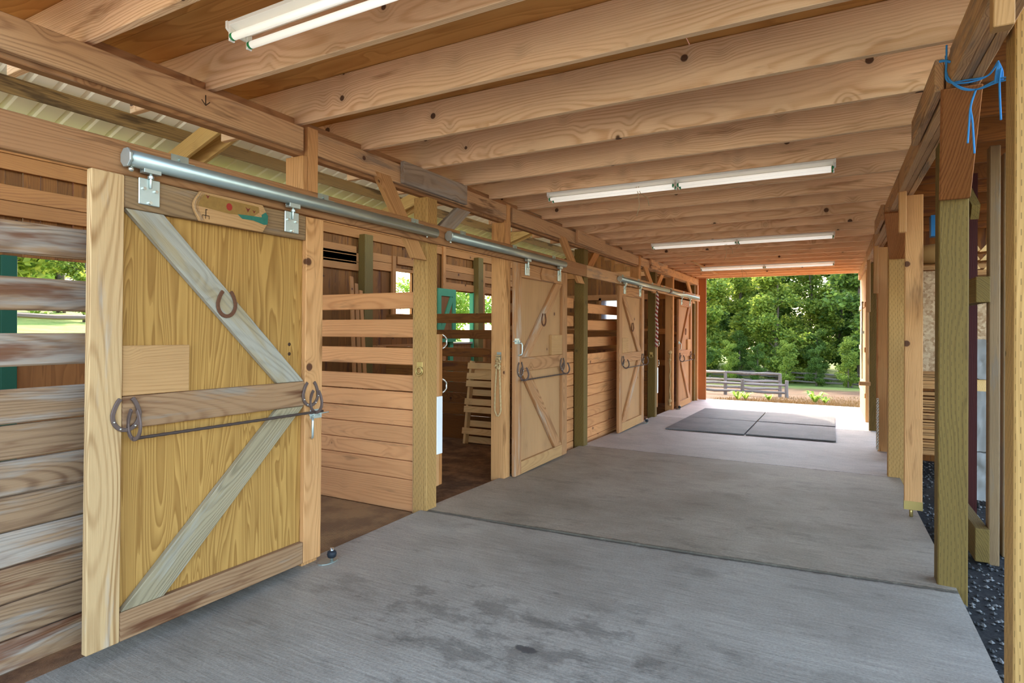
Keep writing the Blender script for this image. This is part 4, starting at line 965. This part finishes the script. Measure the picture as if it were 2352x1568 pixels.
for i, (z0, z1) in enumerate(((1.05, 1.42), (.36, .93), (-.1, .35))):
    b = MB(); n = 10
    vs_ = []
    for k in range(n+1):
        for j in range(n+1): vs_.append((1.13+.26*j/n, 7.0+.02*R6.uniform(-1, 1)+.03*(j/n), z0+(z1-z0)*k/n+R6.uniform(-.008, .008)))
    b.add(vs_, [(k*(n+1)+j, k*(n+1)+j+1, (k+1)*(n+1)+j+1, (k+1)*(n+1)+j) for k in range(n) for j in range(n)], smooth=True); b.box((1.13, 7.06, z0), (1.4, 7.2, z1))
    one('wrapped_bundle', b, M_wrap, ['topmost', 'middle', 'lowest'][i]+' white plastic wrapped bundle behind the red pole', 'bundle', 'white wrapped bundles behind the red pole')
for i in range(9):
    y0 = 7.0; x0 = 1.12+.12*(i % 3)+R6.uniform(-.02, .02); zz = 2.08+.085*(i//3)
    one('firewood', MB().prism([(x0, y0, zz), (x0+.10, y0+.02, zz+.01), (x0+.06, y0, zz+.075)], (.05, .35, .01)), M_pal, f'{["lower", "middle", "upper"][i//3]} row {["left", "centre", "right"][i % 3]} split log piled behind the grey stud', 'log', 'split logs piled on the right')
one('log_shelf', bx((1.08, 6.95, 2.03), (1.6, 7.4, 2.075)), M_rack, 'board shelf under the split logs', 'shelf')
one('timber_block', bx((1.18, 7.05, .93), (1.30, 7.18, 1.04)), M_pal, 'pale cut timber block between the wrapped bundles', 'block')
t = thing('wall_right', 'dark board wall closing the lumber store', 'wall', (2.4, 9.5, -.3), kind='structure'); b = MB(); x = .72
while x < 2.4: b.box((x, 9.5, -.4), (x+.14, 9.52, 3.0), V((0, 0, 1))); x += .143
obj('siding', b, M_cedar, t)
b = bx((1.21, 3.2, 3.0), (2.3, 15.3, 3.02)); struct('ceiling', b, M_deck, 'plywood deck over the lumber store', 'ceiling')
# ================================================================== OUTSIDE
def fence(name, lab, posts, rails, group, hp=.98, zr=(.30, .58, .86), r=.055):
    t = thing('rail_fence', lab, 'fence', (posts[0][0], posts[0][1], hz(*posts[0][:2])), group)
    R = random.Random(len(posts)*7+int(abs(posts[0][0])*10))
    for p in posts:
        x, y = p[:2]; z = hz(x, y); h = hp
        obj('fence_post', MB().tube([(x, y, z-.1), (x+R.uniform(-.02, .02), y, z+h*.5), (x, y, z+h)], [r*1.2, r*1.15, r*1.1], 7, smooth=False), M_rail, t)
    for a, c in rails:
        for dz in zr:
            p, q = V((posts[a][0], posts[a][1], hz(*posts[a][:2])+dz)), V((posts[c][0], posts[c][1], hz(*posts[c][:2])+dz))
            mid = p.lerp(q, .5)+V((0, R.uniform(-.03, .03), R.uniform(-.04, .02)))
            obj('fence_rail', MB().tube([p, p.lerp(q, .25)+V((0, 0, R.uniform(-.02, .02))), mid, p.lerp(q, .75), q], [r*.8, r*.95, r, r*.95, r*.75], 6, smooth=False), M_rail, t)
def at(u, v):
    # ground point seen at a pixel
    d = (r2*((u-1176)/1356)+u2*(-(v-757)/1356)+f_); p = V((0, 0, 1.5)); s = 5.
    while s < 90:
        q = p+d*s
        if q.z <= hz(q.x, q.y): return q
        s += .05
    return q
A = [at(u, v) for u, v in ((1560, 897), (1666, 906), (1791, 912))]
fence('f', 'front split rail fence in the dry paddock', [(p.x, p.y) for p in A], [(0, 1), (1, 2)], 'split rail fences beyond the barn', .88)
A = [at(u, v) for u, v in ((1580, 902), (1706, 909), (1807, 914))]
fence('f', 'shorter split rail fence just behind the front fence', [(p.x, p.y+.0) for p in A], [(0, 1), (1, 2)], 'split rail fences beyond the barn', .62, (.18, .45))
A = [at(u, v) for u, v in ((1560, 872), (1630, 874), (1685, 876), (1735, 878), (1803, 881), (1875, 886), (1956, 890), (2030, 894))]
fence('f', 'long far split rail fence in front of the trees', [(p.x, p.y) for p in A], [(i, i+1) for i in range(len(A)-1)], 'split rail fences beyond the barn', .85, (.22, .5, .78), .06)
fence('f', 'pale rail fence on the lawn bank left of the barn', [(-13.5, 1), (-13.2, 4.2), (-13, 7.4), (-12.8, 10.6)], [(0, 1), (1, 2), (2, 3)], 'split rail fences beyond the barn', .5, (.32,), .05)
def weed(u, v, s, lab):
    p = at(u, v); R = random.Random(int(u)); b = MB()
    for i in range(26):
        a = R.uniform(0, 2*PI); L = s*R.uniform(.5, 1); d = V((math.cos(a), math.sin(a), 0)); q = V((-d.y, d.x, 0))*.045*s*2
        b.add([p-q*.3, p+q*.3, p+d*L*.55+V((0, 0, L*.8))+q, p+d*L*.55+V((0, 0, L*.8))-q, p+d*L+V((0, 0, L*.7))], [(0, 1, 2, 3), (3, 2, 4)])
    one('weed', b, M_weed, lab, 'weed', 'green weeds by the apron')
weed(1695, 920, .32, 'left green weed in the dry grass'); weed(1712, 919, .3, 'second green weed from the left in the dry grass'); weed(1766, 921, .25, 'pale low weed in the middle of the dry grass'); weed(1872, 927, .42, 'largest bright green weed right of the fence'); weed(1895, 928, .25, 'small weed right of the largest weed')
R7 = random.Random(9); b = MB()
for i in range(14000):
    u = R7.uniform(1600, 1990); v = 912+R7.random()**.6*28; p = at(u, v) if i % 7 == 0 else p+V((R7.uniform(-.3, .3), R7.uniform(-.2, .2), 0))
    if p.y < 15.97 or p.x < -2.8: continue
    p.z = hz(p.x, p.y); a = R7.uniform(0, 2*PI); h = R7.uniform(.03, .10); q = V((math.cos(a), math.sin(a), 0))*.006
    b.add([p-q, p+q, p+V((R7.uniform(-.03, .03), R7.uniform(-.03, .03), h))], [(0, 1, 2)], off=V((0, 0, 0)))
one('dry_grass', b, M_dry, 'dry tan grass blades by the apron', 'grass', kind='stuff')
# trees
def leaves(b, c, rx, rz, n, s, R):
    for i in range(n):
        d = V((R.gauss(0, 1), R.gauss(0, 1), R.gauss(0, 1))).normalized()*(R.random()**.45); p = V(c)+V((d.x*rx, d.y*rx, d.z*rz))
        a = V((R.gauss(0, 1), R.gauss(0, 1), R.gauss(0, .6))).normalized(); e = a.cross(V((R.gauss(0, 1), R.gauss(0, 1), R.gauss(0, 1)))).normalized(); k = s*R.uniform(.6, 1.2)
        b.add([p-a*k, p-e*k*.55, p+a*k, p+e*k*.55], [(0, 1, 2, 3)], off=V((0, 0, 0)))
def tree_mesh(seed, H, crown0, rad, nl, s, lean=0):
    R = random.Random(seed); bt = MB(); bl = MB()
    tr = [V((lean*i/6*.3+R.uniform(-.1, .1), R.uniform(-.1, .1), H*i/6)) for i in range(7)]; tr[0] = V((0, 0, -.2))
    bt.tube(tr, [.17-.022*i for i in range(7)], 8)
    nb = 26
    for i in range(nb):
        zz = crown0+(H-crown0)*i/nb; k = zz/H*6; i0 = min(5, int(k)); p = tr[i0].lerp(tr[i0+1], k-i0)
        a = R.uniform(0, 2*PI); L = rad*R.uniform(.5, 1.1)*(1-.45*zz/H); q = p+V((math.cos(a)*L, math.sin(a)*L, L*R.uniform(.0, .6)))
        bt.tube([p, p.lerp(q, .5)+V((0, 0, .15)), q], [.05, .03, .012], 5)
        for f in (.55, 1.0):
            leaves(bl, p.lerp(q, f)+V((0, 0, .1)), rad*.36, rad*.26, nl//nb//2, s, R)
    return bt, bl
proto = []
for i, (H, c0, rad, nl, s) in enumerate(((10, .7, 2.5, 15000, .15), (12, 1.3, 2.7, 16000, .15), (9, .4, 2.3, 13000, .14), (14, 1.8, 2.8, 14000, .17))):
    proto.append(tree_mesh(40+i, H, c0, rad, nl, s))
cache = {}
def tree(i, x, y, sc, rz, lab, group, m=M_leaf, name='tree', zoff=0):
    z = hz(x, y)+zoff; t = thing(name, lab, 'tree', (x, y, z), group); t.rotation_euler.z = rz; t.scale = (sc, sc, sc)
    for nm, mb, mat in (('trunk', proto[i][0], M_bark), ('foliage', proto[i][1], m)):
        if (i, nm, mat.name) in cache: o = bpy.data.objects.new(nm, cache[(i, nm, mat.name)].data); C.objects.link(o); o.parent = t
        else:
            o = obj(nm, mb, mat, t, origin=(0, 0, 0)); cache[(i, nm, mat.name)] = o
R8 = random.Random(17)
k = 0
for r in range(7):
    n = 6+(r > 2)+(r > 5)
    for c in range(n):
        x = -13.4-(r > 2)*3-(r > 5)*3+5.0*c+(2.5 if r % 2 else 0)-r*.5; y = 45.4+4.4*r
        if r < 2: tree(k % 4, x, y, R8.uniform(.88, .98), R8.uniform(0, 6.28), 'leafy green tree at the edge of the woods behind the far fence', 'trees along the edge of the woods', M_leaf if k % 3 else M_leaf2)
        elif r < 3 or not -4.6 < x < .4: tree((k*3+1) % 4, x, y, R8.uniform(.9, 1.05), R8.uniform(0, 6.28), 'darker tree deep in the woods behind the far fence', 'darker trees deep in the woods', M_leaf2)
        if r < 5: tree(2, x+2.5, y+.1, R8.uniform(.3, .42), R8.uniform(0, 6.28), 'low leafy shrub under the trees behind the far fence', 'shrubs under the woods', M_leaf2, 'shrub')
        k += 1
for k in range(9):
    tree(2, -9.6+1.75*k, 41.9+.35*(k % 2), R8.uniform(.26, .33), R8.uniform(0, 6.28), 'low leafy shrub under the trees behind the far fence', 'shrubs under the woods', M_leaf2 if k % 2 else M_leaf, 'shrub')
# left side, through the stall openings
for k, (x, y, i, sc) in enumerate(((-19, 6.6, 1, .8), (-20.5, 9.2, 2, .8), (-17.5, 8.4, 2, .3), (-21, 5.4, 0, .7), (-18, 6.2, 2, .25))): tree(i, x, y, sc, k*1.3, ['pale trunked tree on the lawn bank seen through the nearest stall', 'bushy tree on the lawn bank right of the pale trunk', 'small shrub at the foot of the bushy tree on the bank', 'thin tree on the lawn bank left of the pale trunk', 'small yellow-green shrub beside the pale trunk'][k], 'trees on the lawn bank', M_weed if k in (1, 4) else M_leaf, 'shrub' if sc < .4 else 'tree')
for k, (x, y) in enumerate(((-17, 23.5), (-19, 28), (-14.5, 27.5), (-22.5, 32), (-12.5, 23))): tree(2, x, y, .75, k*1.1, 'sunny bush seen through the green half door', 'bushes beyond the green half door', M_weed, 'shrub')
for o in bpy.data.objects:
    if '_o' in o: del o['_o']
